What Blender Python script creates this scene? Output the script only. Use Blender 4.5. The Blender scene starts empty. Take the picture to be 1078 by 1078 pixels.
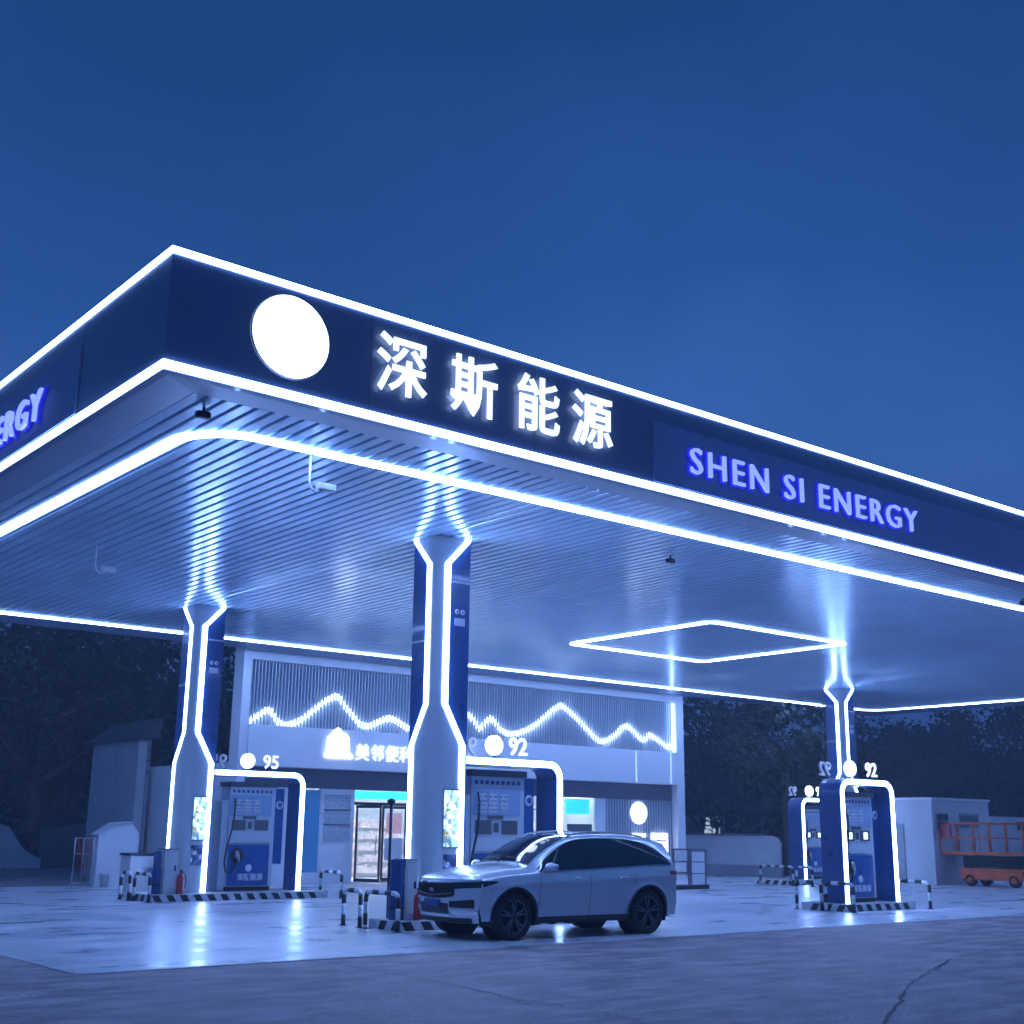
import bpy, math, random
from mathutils import Vector, Matrix
random.seed(7)
PI = math.pi
scn = bpy.context.scene
COL = scn.collection
# ------------------------------------------------------------------ camera
cd = bpy.data.cameras.new('camera'); cam = bpy.data.objects.new('camera', cd); COL.objects.link(cam)
EYE = 1.68
right = Vector((0.77401316, -0.63305932, 0.01181203)); up = Vector((-0.16440852, -0.18292943, 0.96928152)); back = right.cross(up)
cam.matrix_world = Matrix(((right.x, up.x, back.x, 0), (right.y, up.y, back.y, 0), (right.z, up.z, back.z, EYE), (0, 0, 0, 1)))
cd.sensor_width = 36; cd.lens = 36 * 1324 / 1078; cd.clip_end = 2000; cd.clip_start = .1
scn.camera = cam
# ------------------------------------------------------------------ dusk sky
w = bpy.data.worlds.new('World'); scn.world = w; w.use_nodes = True
nt = w.node_tree; nt.nodes.clear()
out = nt.nodes.new('ShaderNodeOutputWorld'); bg = nt.nodes.new('ShaderNodeBackground'); nt.links.new(bg.outputs[0], out.inputs[0])
tc = nt.nodes.new('ShaderNodeTexCoord'); sep = nt.nodes.new('ShaderNodeSeparateXYZ'); nt.links.new(tc.outputs['Generated'], sep.inputs[0])
ns = nt.nodes.new('ShaderNodeTexNoise'); ns.inputs['Scale'].default_value = 2.2; ns.inputs['Detail'].default_value = 6; nt.links.new(tc.outputs['Generated'], ns.inputs['Vector'])
ad = nt.nodes.new('ShaderNodeMath'); ad.operation = 'MULTIPLY_ADD'; nt.links.new(ns.outputs['Fac'], ad.inputs[0]); ad.inputs[1].default_value = .36; nt.links.new(sep.outputs['Z'], ad.inputs[2])
rp = nt.nodes.new('ShaderNodeValToRGB'); nt.links.new(ad.outputs[0], rp.inputs[0])
els = rp.color_ramp.elements
els[0].position = 0.0; els[0].color = (.080, .175, .54, 1)
els[1].position = 1.0; els[1].color = (.012, .055, .19, 1)
e = els.new(.43); e.color = (.046, .145, .47, 1)
e = els.new(.56); e.color = (.020, .084, .30, 1)
e = els.new(.74); e.color = (.008, .050, .18, 1)
nt.links.new(rp.outputs[0], bg.inputs[0]); bg.inputs[1].default_value = .88
scn.view_settings.view_transform = 'Standard'; scn.view_settings.look = 'None'
scn.view_settings.exposure = .62; scn.view_settings.gamma = 1
LED_S = 14.5
LED_C = (.27, .455, 1.0)
# ------------------------------------------------------------------ materials
MAT = {}
def mat(name, col, rough=.6, metal=0, emit=None, es=0, var=0, vs=3, bump=0, bs=20, coat=0, spec=.5):
    m = bpy.data.materials.new(name); m.use_nodes = True; n = m.node_tree.nodes; l = m.node_tree.links
    b = n['Principled BSDF']; b.inputs['Base Color'].default_value = (*col, 1); b.inputs['Roughness'].default_value = rough
    b.inputs['Metallic'].default_value = metal; b.inputs['Coat Weight'].default_value = coat; b.inputs['Coat Roughness'].default_value = .06
    b.inputs['Specular IOR Level'].default_value = spec
    if emit: b.inputs['Emission Color'].default_value = (*emit, 1); b.inputs['Emission Strength'].default_value = es
    if var or bump:
        t = n.new('ShaderNodeTexCoord')
    if var:
        a = n.new('ShaderNodeTexNoise'); a.inputs['Scale'].default_value = vs; a.inputs['Detail'].default_value = 6; l.new(t.outputs['Object'], a.inputs['Vector'])
        r = n.new('ShaderNodeValToRGB'); l.new(a.outputs['Fac'], r.inputs[0])
        r.color_ramp.elements[0].position = .3; r.color_ramp.elements[1].position = .7
        r.color_ramp.elements[0].color = (*[c * (1 - var) for c in col], 1); r.color_ramp.elements[1].color = (*[min(1, c * (1 + var)) for c in col], 1)
        l.new(r.outputs[0], b.inputs['Base Color'])
        mr = n.new('ShaderNodeMapRange'); l.new(a.outputs['Fac'], mr.inputs[0]); mr.inputs['To Min'].default_value = max(.02, rough - .08); mr.inputs['To Max'].default_value = min(1, rough + .08)
        l.new(mr.outputs[0], b.inputs['Roughness'])
    if bump:
        a2 = n.new('ShaderNodeTexNoise'); a2.inputs['Scale'].default_value = bs; a2.inputs['Detail'].default_value = 4; l.new(t.outputs['Object'], a2.inputs['Vector'])
        bp = n.new('ShaderNodeBump'); bp.inputs['Strength'].default_value = bump; bp.inputs['Distance'].default_value = .02; l.new(a2.outputs['Fac'], bp.inputs['Height']); l.new(bp.outputs[0], b.inputs['Normal'])
    MAT[name] = m
    return m
mat('led', (.8, .8, .8), .4, emit=LED_C, es=LED_S * 1.35)
mat('led_top', (.8, .8, .8), .4, emit=LED_C, es=LED_S)
mat('led_soft', (.8, .8, .8), .4, emit=(.32, .52, 1), es=LED_S * .8)
mat('mountain_led', (.8, .8, .8), .4, emit=(.55, .72, .95), es=4)
mat('shop_lamp', (.8, .8, .8), .4, emit=(.80, .86, 1), es=20)
mat('led_faint', (.6, .6, .7), .4, emit=(.28, .45, 1), es=.9)
mat('lamp_white', (.8, .8, .8), .4, emit=(.62, .75, 1), es=2.6)
mat('letter_white', (.8, .8, .8), .4, emit=(.66, .80, 1), es=1.15)
mat('letter_blue', (.3, .3, .8), .4, emit=(.22, .31, 1.0), es=.9)
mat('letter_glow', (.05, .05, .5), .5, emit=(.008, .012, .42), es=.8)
mat('letter_dim', (.45, .5, .6), .4, .2, emit=(.1, .16, .4), es=.25)
mat('fascia_blue', (.125, .175, .30), .38, .1, var=.1, vs=.5, coat=.3)
mat('fascia_panel', (.26, .32, .52), .4, .1, var=.06, vs=.4)
mat('ceiling_metal', (.54, .70, .87), .21, .25, var=.05, vs=.6, bump=.10, bs=5)
mat('groove_dark', (.05, .08, .16), .5)
mat('soffit', (.16, .22, .36), .4, .2, var=.1, vs=1)
mat('column_blue', (.025, .078, .25), .3, 0, var=.12, vs=1.2, coat=.3)
mat('white_panel', (.55, .60, .66), .35, .0, var=.05, vs=2, coat=.2)
mat('white_paint', (.62, .64, .68), .5, var=.08, vs=1.5)
mat('store_white', (.82, .83, .86), .5, var=.06, vs=.7)
mat('louvre', (.55, .60, .68), .4, .3)
mat('louvre_back', (.15, .19, .28), .7, var=.15, vs=1)
mat('header_dark', (.10, .11, .16), .5, var=.1)
mat('black', (.018, .02, .026), .45)
mat('black_gloss', (.012, .014, .02), .12, coat=.5)
mat('rubber', (.022, .022, .025), .8, bump=.3, bs=60)
mat('steel', (.45, .47, .5), .3, .9, var=.1, vs=8)
mat('alloy', (.14, .15, .18), .3, .9)
mat('chrome', (.75, .77, .8), .12, 1)
mat('stripe_white', (.62, .64, .68), .55, var=.15, vs=9)
mat('red_paint', (.42, .03, .03), .4, var=.15, vs=9)
mat('orange_paint', (.66, .12, .03), .5, var=.22, vs=4)
mat('teal_glass', (.02, .12, .30), .12, emit=(.02, .10, .30), es=.5)
mat('store_glass', (.05, .10, .16), .08, emit=(.10, .26, .55), es=.6)
mat('pump_blue', (.015, .10, .34), .3, coat=.3, var=.08, vs=6)
mat('pump_light', (.30, .42, .62), .3, coat=.3)
mat('pump_white', (.60, .64, .70), .35, var=.05, vs=5)
mat('screen_dark', (.015, .02, .035), .35, emit=(.02, .04, .10), es=.5)
mat('screen_lit', (.5, .5, .5), .3, emit=(.55, .8, 1), es=1.6)
mat('cyan_sign', (.1, .5, .5), .4, emit=(.03, .62, .72), es=1.3)
mat('paint_car', (.64, .66, .71), .28, .35, coat=.8)
mat('car_glass', (.012, .018, .03), .06, coat=.6, spec=.8)
mat('plastic_dark', (.03, .032, .037), .55)
mat('concrete', (.38, .38, .39), .8, var=.15, vs=2, bump=.3)
mat('plaster', (.50, .51, .54), .85, var=.12, vs=.8, bump=.2, bs=8)
mat('plaster_grey', (.28, .29, .33), .85, var=.12, vs=.8)
mat('brick_dark', (.12, .11, .13), .9, var=.2, vs=3)
mat('roof_tile', (.07, .07, .09), .8, var=.2, vs=4)
mat('bark', (.10, .085, .075), .9, var=.3, vs=5, bump=.6, bs=12)
mat('foliage_dark', (.02, .028, .03), .8, var=.4, vs=1.2)
mat('foliage_mid', (.04, .055, .045), .8, var=.4, vs=1.2)
mat('stone', (.35, .35, .36), .8, var=.3, vs=6)
mat('window_lit', (.5, .5, .4), .3, emit=(.55, .70, .85), es=.55)
mat('window_dark', (.02, .03, .05), .1)
mat('line_white', (.55, .56, .6), .6, var=.3, vs=3)
mat('crack', (.12, .10, .11), .9, var=.3, vs=5)
mat('paper', (.65, .67, .7), .7, var=.1, vs=10)
mat('poster_pink', (.55, .30, .30), .5, emit=(.42, .26, .34), es=.5, var=.25, vs=5)
mat('barrel_blue', (.02, .06, .22), .4)
mat('goods', (.5, .4, .4), .6, emit=(.42, .38, .44), es=.8, var=.5, vs=6)  # shelf goods given a glow of their own to brighten the shop

# poster: patchwork of bright blocks and dark marks
def poster_mat(name, a, b, c, es, sc):
    m = bpy.data.materials.new(name); m.use_nodes = True; n = m.node_tree.nodes; l = m.node_tree.links; bs = n['Principled BSDF']
    t = n.new('ShaderNodeTexCoord'); v = n.new('ShaderNodeTexVoronoi'); v.inputs['Scale'].default_value = sc; v.distance = 'CHEBYCHEV'; l.new(t.outputs['Object'], v.inputs['Vector'])
    r = n.new('ShaderNodeValToRGB'); r.color_ramp.interpolation = 'CONSTANT'
    s = n.new('ShaderNodeSeparateColor'); l.new(v.outputs['Color'], s.inputs[0]); l.new(s.outputs[0], r.inputs[0])
    r.color_ramp.elements[0].color = (*a, 1); r.color_ramp.elements[1].position = .45; r.color_ramp.elements[1].color = (*b, 1)
    q = r.color_ramp.elements.new(.78); q.color = (*c, 1); q = r.color_ramp.elements.new(.92); q.color = (.04, .06, .12, 1)
    nz = n.new('ShaderNodeTexNoise'); nz.inputs['Scale'].default_value = sc * .9; nz.inputs['Detail'].default_value = 3; l.new(t.outputs['Object'], nz.inputs['Vector'])
    rr = n.new('ShaderNodeValToRGB'); l.new(nz.outputs['Fac'], rr.inputs[0]); rr.color_ramp.elements[0].position = .42; rr.color_ramp.elements[0].color = (.25, .3, .35, 1); rr.color_ramp.elements[1].position = .5
    mx = n.new('ShaderNodeMix'); mx.data_type = 'RGBA'; mx.blend_type = 'MULTIPLY'; mx.inputs[0].default_value = 1; l.new(r.outputs[0], mx.inputs[6]); l.new(rr.outputs[0], mx.inputs[7])
    l.new(mx.outputs[2], bs.inputs['Base Color']); l.new(mx.outputs[2], bs.inputs['Emission Color']); bs.inputs['Emission Strength'].default_value = es
    MAT[name] = m
poster_mat('poster_lit', (.35, .62, .8), (.7, .9, .9), (.55, .62, .35), 1.1, 9)
poster_mat('poster_dim', (.03, .06, .2), (.08, .14, .38), (.3, .42, .7), .35, 11)
def notice_mat():
    m = bpy.data.materials.new('notice'); m.use_nodes = True; n = m.node_tree.nodes; l = m.node_tree.links; bs = n['Principled BSDF']
    t = n.new('ShaderNodeTexCoord'); br = n.new('ShaderNodeTexBrick'); br.offset = .37; br.squash = .7; br.squash_frequency = 3
    mp = n.new('ShaderNodeMapping'); mp.inputs['Rotation'].default_value = (PI / 2, 0, 0); l.new(t.outputs['Object'], mp.inputs[0]); l.new(mp.outputs[0], br.inputs['Vector'])
    br.inputs['Scale'].default_value = 1; br.inputs['Brick Width'].default_value = .21; br.inputs['Row Height'].default_value = .07; br.inputs['Mortar Size'].default_value = .018; br.inputs['Mortar Smooth'].default_value = 0
    br.inputs['Color1'].default_value = (.22, .26, .36, 1); br.inputs['Color2'].default_value = (.38, .42, .5, 1); br.inputs['Mortar'].default_value = (.58, .61, .66, 1)
    l.new(br.outputs[0], bs.inputs['Base Color']); bs.inputs['Roughness'].default_value = .6; MAT['notice'] = m
notice_mat()

# ground materials
def ground_mat(name, c0, c1, rough0, rough1, sc, slab, spec=.5, bump=.25):
    m = bpy.data.materials.new(name); m.use_nodes = True; n = m.node_tree.nodes; l = m.node_tree.links; b = n['Principled BSDF']
    t = n.new('ShaderNodeTexCoord')
    a = n.new('ShaderNodeTexNoise'); a.inputs['Scale'].default_value = sc; a.inputs['Detail'].default_value = 9; a.inputs['Roughness'].default_value = .62; l.new(t.outputs['Object'], a.inputs['Vector'])
    mp = n.new('ShaderNodeMapping'); mp.inputs['Scale'].default_value = (.35, 1.1, 1); mp.inputs['Rotation'].default_value = (0, 0, .25); l.new(t.outputs['Object'], mp.inputs[0])
    a3 = n.new('ShaderNodeTexNoise'); a3.inputs['Scale'].default_value = sc * 2.7; a3.inputs['Detail'].default_value = 8; l.new(mp.outputs[0], a3.inputs['Vector'])
    mx0 = n.new('ShaderNodeMath'); mx0.operation = 'MULTIPLY_ADD'; l.new(a3.outputs['Fac'], mx0.inputs[0]); mx0.inputs[1].default_value = .5; 
    hf = n.new('ShaderNodeMath'); hf.operation = 'MULTIPLY'; l.new(a.outputs['Fac'], hf.inputs[0]); hf.inputs[1].default_value = .5; l.new(hf.outputs[0], mx0.inputs[2])
    r = n.new('ShaderNodeValToRGB'); l.new(mx0.outputs[0], r.inputs[0]); r.color_ramp.elements[0].position = .41; r.color_ramp.elements[1].position = .60
    r.color_ramp.elements[0].color = (*c0, 1); r.color_ramp.elements[1].color = (*c1, 1)
    last = r.outputs[0]
    if slab:
        br = n.new('ShaderNodeTexBrick'); br.offset = 0; br.inputs['Scale'].default_value = 1; br.inputs['Mortar Size'].default_value = .012; br.inputs['Brick Width'].default_value = slab; br.inputs['Row Height'].default_value = slab
        br.inputs['Color1'].default_value = (1, 1, 1, 1); br.inputs['Color2'].default_value = (.88, .9, .9, 1); br.inputs['Mortar'].default_value = (.35, .35, .35, 1); br.inputs['Mortar Smooth'].default_value = .3
        l.new(t.outputs['Object'], br.inputs['Vector'])
        mm = n.new('ShaderNodeMix'); mm.data_type = 'RGBA'; mm.blend_type = 'MULTIPLY'; mm.inputs[0].default_value = 1; l.new(last, mm.inputs[6]); l.new(br.outputs[0], mm.inputs[7]); last = mm.outputs[2]
    l.new(last, b.inputs['Base Color']); b.inputs['Specular IOR Level'].default_value = spec
    mr = n.new('ShaderNodeMapRange'); l.new(mx0.outputs[0], mr.inputs[0]); mr.inputs['From Min'].default_value = .38; mr.inputs['From Max'].default_value = .62; mr.inputs['To Min'].default_value = rough0; mr.inputs['To Max'].default_value = rough1; l.new(mr.outputs[0], b.inputs['Roughness'])
    f = n.new('ShaderNodeTexNoise'); f.inputs['Scale'].default_value = 1.6 if slab else 14; f.inputs['Detail'].default_value = 10; l.new(t.outputs['Object'], f.inputs['Vector'])
    bp = n.new('ShaderNodeBump'); bp.inputs['Strength'].default_value = bump; bp.inputs['Distance'].default_value = .02; l.new(f.outputs['Fac'], bp.inputs['Height']); l.new(bp.outputs[0], b.inputs['Normal'])
    MAT[name] = m
ground_mat('asphalt', (.13, .10, .11), (.50, .385, .41), .50, .80, 1.1, 0, .4, 1)
ground_mat('forecourt', (.44, .46, .52), (.74, .72, .78), .24, .42, .55, 5.0, .6, .25)

# ------------------------------------------------------------------ mesh helpers
class MB:
    def __init__(s): s.v = []; s.f = []; s.sm = []
    def face(s, idx, sm=False): s.f.append(tuple(idx)); s.sm.append(sm)
    def add(s, pts, faces, sm=False):
        o = len(s.v); s.v += [tuple(p) for p in pts]
        for f in faces: s.face([i + o for i in f], sm)
        return s
    def box(s, x0, x1, y0, y1, z0, z1):
        return s.add([(x0, y0, z0), (x1, y0, z0), (x1, y1, z0), (x0, y1, z0), (x0, y0, z1), (x1, y0, z1), (x1, y1, z1), (x0, y1, z1)],
                     [(0, 3, 2, 1), (4, 5, 6, 7), (0, 1, 5, 4), (1, 2, 6, 5), (2, 3, 7, 6), (3, 0, 4, 7)])
    def tube(s, path, r, n=10, cap=True, closed=False):
        P = [Vector(p) for p in path]; R = r if isinstance(r, (list, tuple)) else [r] * len(P)
        base = len(s.v); N = len(P); ref = None
        for i, p in enumerate(P):
            if closed: d = (P[(i + 1) % N] - P[i - 1])
            else: d = (P[min(i + 1, N - 1)] - P[max(i - 1, 0)])
            d.normalize()
            if ref is None: ref = Vector((0, 0, 1)) if abs(d.z) < .9 else Vector((1, 0, 0))
            u = (ref - d * ref.dot(d)).normalized(); v = d.cross(u); ref = u
            for k in range(n):
                a = 2 * PI * k / n; s.v.append(tuple(p + (u * math.cos(a) + v * math.sin(a)) * R[i]))
        for i in range(N if closed else N - 1):
            j = (i + 1) % N
            for k in range(n):
                k2 = (k + 1) % n; s.face((base + i * n + k, base + i * n + k2, base + j * n + k2, base + j * n + k), True)
        if cap and not closed:
            s.face([base + k for k in range(n)][::-1]); s.face([base + (N - 1) * n + k for k in range(n)])
        return s
    def cyl(s, p0, p1, r0, r1=None, n=16): return s.tube([p0, p1], [r0, r0 if r1 is None else r1], n)
    def grid(s, rows, sm=True, flip=False):
        o = len(s.v); m = len(rows[0])
        for r in rows: s.v += [tuple(p) for p in r]
        for i in range(len(rows) - 1):
            for j in range(m - 1):
                f = (o + i * m + j, o + i * m + j + 1, o + (i + 1) * m + j + 1, o + (i + 1) * m + j)
                s.face(f[::-1] if flip else f, sm)
        return s
    def prism(s, poly, h0, h1, ax='z', sm=False):
        n = len(poly)
        def m(p, h):
            if ax == 'z': return (p[0], p[1], h)
            if ax == 'y': return (p[0], h, p[1])
            return (h, p[0], p[1])
        o = len(s.v); s.v += [m(p, h0) for p in poly] + [m(p, h1) for p in poly]
        s.face([o + i for i in range(n)][::-1]); s.face([o + n + i for i in range(n)])
        for i in range(n): s.face((o + i, o + (i + 1) % n, o + n + (i + 1) % n, o + n + i), sm)
        return s
    def lathe(s, prof, c, ax='y', n=32):   # prof: (r, h)
        rows = []
        for k in range(n + 1):
            a = 2 * PI * k / n; row = []
            for r, h in prof:
                if ax == 'y': row.append((c[0] + r * math.cos(a), c[1] + h, c[2] + r * math.sin(a)))
                elif ax == 'z': row.append((c[0] + r * math.cos(a), c[1] + r * math.sin(a), c[2] + h))
                else: row.append((c[0] + h, c[1] + r * math.cos(a), c[2] + r * math.sin(a)))
            rows.append(row)
        return s.grid(rows)
    def build(s, name, m, parent=None, bevel=0, mats=None):
        me = bpy.data.meshes.new(name); me.from_pydata(s.v, [], s.f); me.update()
        for p, q in zip(me.polygons, s.sm): p.use_smooth = q
        me.materials.append(MAT[m] if isinstance(m, str) else m)
        o = bpy.data.objects.new(name, me); COL.objects.link(o)
        if parent: o.parent = parent
        if bevel:
            b = o.modifiers.new('bevel', 'BEVEL'); b.width = bevel; b.segments = 2; b.limit_method = 'ANGLE'
        return o
def tag(o, label=None, cat=None, group=None, kind=None):
    if label: o['label'] = label
    if cat: o['category'] = cat
    if group: o['group'] = group
    if kind: o['kind'] = kind
    return o
def thing(name, loc, label, cat, group=None, rz=0):
    o = bpy.data.objects.new(name, None); COL.objects.link(o); o.location = loc; o.rotation_euler = (0, 0, rz); o.empty_display_size = .2
    return tag(o, label, cat, group)
def place(o, loc, rz=0): o.location = loc; o.rotation_euler = (0, 0, rz); return o
def box(name, m, parent, x0, x1, y0, y1, z0, z1, bevel=0): return MB().box(x0, x1, y0, y1, z0, z1).build(name, m, parent, bevel)
def copy_tree(o, parent=None):
    c = o.copy(); COL.objects.link(c); c.parent = parent
    for ch in [q for q in bpy.data.objects if q.parent == o]: copy_tree(ch, c)
    return c
def text_mesh(name, body, size, depth, m, parent, loc, rot=(PI / 2, 0, 0), offset=0, align='LEFT', sx=1, space=1, shear=0):
    cu = bpy.data.curves.new(name, 'FONT'); cu.body = body; cu.size = size; cu.extrude = depth / 2; cu.offset = offset; cu.align_x = align; cu.space_character = space; cu.shear = shear; cu.resolution_u = 3
    t = bpy.data.objects.new(name + '_src', cu); COL.objects.link(t)
    dg = bpy.context.evaluated_depsgraph_get(); me = bpy.data.meshes.new_from_object(t.evaluated_get(dg))
    bpy.data.objects.remove(t); bpy.data.curves.remove(cu)
    for v in me.vertices: v.co.x *= sx
    me.materials.clear(); me.materials.append(MAT[m])
    if ' ' in body:
        fc = sorted(((min(me.vertices[v].co.x for v in p.vertices), max(me.vertices[v].co.x for v in p.vertices), p.index) for p in me.polygons)); groups = []; hi = None
        for a, b2, i in fc:
            if hi is None or a > hi + .20: groups.append([])
            groups[-1].append(i); hi = b2 if hi is None else max(hi, b2)
        for gidx in groups:
            mb = MB()
            for i in gidx:
                p = me.polygons[i]; mb.add([me.vertices[v].co for v in p.vertices], [tuple(range(len(p.vertices)))])
            o = mb.build(name, m, parent); o.location = loc; o.rotation_euler = rot
        return o
    o = bpy.data.objects.new(name, me); COL.objects.link(o); o.parent = parent; o.location = loc; o.rotation_euler = rot
    return o
# calibration helper: the point of the plane y = Y seen at photo pixel (px, py)
RX = right; RY = up; RZ = back
def onY(px, py, Y):
    d = RX * (px - 539) - RY * (py - 539) - RZ * 1324
    t = Y / d.y; return Vector((d.x * t, Y, EYE + d.z * t))
def onZ(px, py, z=0):
    d = RX * (px - 539) - RY * (py - 539) - RZ * 1324
    t = (z - EYE) / d.z; return Vector((d.x * t, d.y * t, z))

# ------------------------------------------------------------------ the ground
g = MB().add([(-400, -60, 0), (500, -60, 0), (500, 500, 0), (-400, 500, 0)], [(0, 1, 2, 3)]).build('road', 'asphalt'); tag(g, kind='structure')
AP = [(5.9, 15.15), (52, 15.9), (52, 37), (12.2, 37), (6.0, 30.5)]
g = MB().add([(x, y, .004) for x, y in AP], [(0, 1, 2, 3, 4)]).build('forecourt', 'forecourt'); tag(g, kind='structure')
def strip(pts, w, z):
    mb = MB(); rows = []
    for i, p in enumerate(pts):
        a = Vector(pts[max(i - 1, 0)]); b = Vector(pts[min(i + 1, len(pts) - 1)]); d = (b - a).normalized(); nn = Vector((-d.y, d.x)); ww = w if not callable(w) else w(i)
        rows.append([(p[0] - nn.x * ww / 2, p[1] - nn.y * ww / 2, z), (p[0] + nn.x * ww / 2, p[1] + nn.y * ww / 2, z)])
    return mb.grid(rows, False, flip=True)
g = strip([(6.0, 30.5), (5.9, 15.15), (52, 15.9)], .10, .008).build('forecourt_edge_line', 'line_white'); tag(g, kind='structure')
def wob(pts, n, amp):
    out = []
    for a, b in zip(pts[:-1], pts[1:]):
        for k in range(n):
            t = k / n; out.append((a[0] + (b[0] - a[0]) * t + random.uniform(-amp, amp), a[1] + (b[1] - a[1]) * t + random.uniform(-amp, amp)))
    return out + [pts[-1]]
cr = MB()
for pts, wd in (([onZ(*p)[:2] for p in ((1110, 990), (1040, 1001), (1000, 1010), (960, 1035), (930, 1078))], .032),
                ([onZ(*p)[:2] for p in ((1000, 1010), (985, 1022), (1030, 1032), (1078, 1029))], .022),
                ([onZ(*p)[:2] for p in ((540, 1052), (640, 1066), (700, 1085))], .02),
                ([onZ(*p)[:2] for p in ((330, 1012), (430, 1028), (520, 1046), (560, 1060))], .02)):
    q = strip(wob(pts, 14, .035), lambda i, wd=wd: wd * random.uniform(.5, 1.3), .005); cr.add(q.v, q.f)
tag(cr.build('road_crack', 'crack'), kind='structure')

# ------------------------------------------------------------------ canopy
X0, X1, Y0, Y1 = 5.67, 49.5, 13.61, 34.75
ZB, ZT = 6.97, 8.57
can = thing('canopy', (X0, Y0, 0), 'long blue filling station canopy edged with two white light strips, held up over the pumps', 'canopy')
def L(x, y): return x - X0, y - Y0
W_, D_ = X1 - X0, Y1 - Y0
f = MB()
t = .12
f.box(0, W_, 0, t, ZB, ZT).box(0, W_, D_ - t, D_, ZB, ZT).box(0, t, t, D_ - t, ZB, ZT).box(W_ - t, W_, t, D_ - t, ZB, ZT)
f.build('fascia', 'fascia_blue', can)
box('roof_deck', 'soffit', can, t + .002, W_ - t - .002, t + .002, D_ - t - .002, 8.1, 8.2)
# lighter blue sign panels standing proud of the fascia
box('sign_panel', 'fascia_panel', can, 13.98 - X0, 30.0 - X0, -.02, -.003, 7.13, 8.14)
box('sign_panel', 'fascia_panel', can, -.02, -.003, 16.45 - Y0, 30 - Y0, 7.13, 8.14)
# perimeter light strips
def ringstrip(z0, z1, o0, o1, name, m):
    mb = MB()
    mb.box(-o1, W_ + o1, -o1, -o0, z0, z1)
    if z0 > 8: mb.box(-o1, W_ + o1, D_ + o0, D_ + o1, z0, z1)
    mb.box(-o1, -o0, -o0, D_ + o0, z0, z1); mb.box(W_ + o0, W_ + o1, -o0, D_ + o0, z0, z1)
    return mb.build(name, m, can)
ringstrip(6.985, 7.095, .002, .014, 'led_strip', 'led')
ringstrip(8.485, 8.572, .002, .014, 'led_strip', 'led_top')
# dark sloping soffit band inside the fascia
s = MB(); b = .72
def loop(off, z): return [(off, off, z), (W_ - off, off, z), (W_ - off, D_ - off, z), (off, D_ - off, z)]
A = loop(t, ZB + .004); B = loop(b, 7.03)
for i in range(4): s.add([A[i], A[(i + 1) % 4], B[(i + 1) % 4], B[i]], [(3, 2, 1, 0)])
s.build('soffit', 'soffit', can)
# ribbed metal ceiling: flat slats with a recessed groove between, running in depth
c = MB(); gd = MB(); pit = .235
n = int((W_ - 2 * b) / pit); x = b
prof = []
while x < W_ - b - .01:
    xe = min(x + pit, W_ - b); s1 = xe - .058
    prof += [(x, 7.035), (x + .012, 7.028), (s1 - .012, 7.028), (s1, 7.035)]
    prof += [(s1 + .003, 7.075), (xe - .003, 7.075)]
    x = xe
rows = [[(px, b, pz) for px, pz in prof], [(px, D_ - b, pz) for px, pz in prof]]
c.grid(rows, False)
c.build('ceiling', 'ceiling_metal', can)
# inner ceiling light loop with rounded corners
def rrect(x0, x1, y0, y1, r, n=8):
    pts = []
    for cx, cy, a0 in ((x0 + r, y0 + r, PI), (x1 - r, y0 + r, 1.5 * PI), (x1 - r, y1 - r, 0), (x0 + r, y1 - r, .5 * PI)):
        for k in range(n + 1):
            a = a0 + k / n * PI / 2; pts.append((cx + r * math.cos(a), cy + r * math.sin(a)))
    return pts
def flatring(x0, x1, y0, y1, r, wd, z0, z1, name, m, parent):
    o = rrect(x0 - wd / 2, x1 + wd / 2, y0 - wd / 2, y1 + wd / 2, r + wd / 2); i = rrect(x0 + wd / 2, x1 - wd / 2, y0 + wd / 2, y1 - wd / 2, max(r - wd / 2, .01)); N = len(o); mb = MB()
    v = [(*p, z0) for p in o] + [(*p, z0) for p in i] + [(*p, z1) for p in o] + [(*p, z1) for p in i]; fs = []
    for k in range(N):
        q = (k + 1) % N
        fs += [(k, N + k, N + q, q), (2 * N + k, 2 * N + q, 3 * N + q, 3 * N + k), (k, q, 2 * N + q, 2 * N + k), (N + k, 3 * N + k, 3 * N + q, N + q)]
    mb.add(v, fs); return mb.build(name, m, parent)
flatring(7.09 - X0, 48.0 - X0, 15.5 - Y0, 33.5 - Y0, .85, .19, 7.004, 7.024, 'led_loop', 'led', can)
flatring(24.55 - X0, 30.3 - X0, 21.9 - Y0, 27.45 - Y0, .25, .17, 7.004, 7.024, 'led_square', 'led', can)
# round lit emblem disc
q = MB().lathe([(0, -.05), (.54, -.05), (.555, -.04), (.555, -.004)], (7.34 - X0, 0, 7.82), 'y', 48); q.build('round_sign', 'lamp_white', can)
MB().lathe([(.556, -.03), (.57, -.03), (.57, -.004)], (7.34 - X0, 0, 7.82), 'y', 48).build('sign_rim', 'steel', can)
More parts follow.
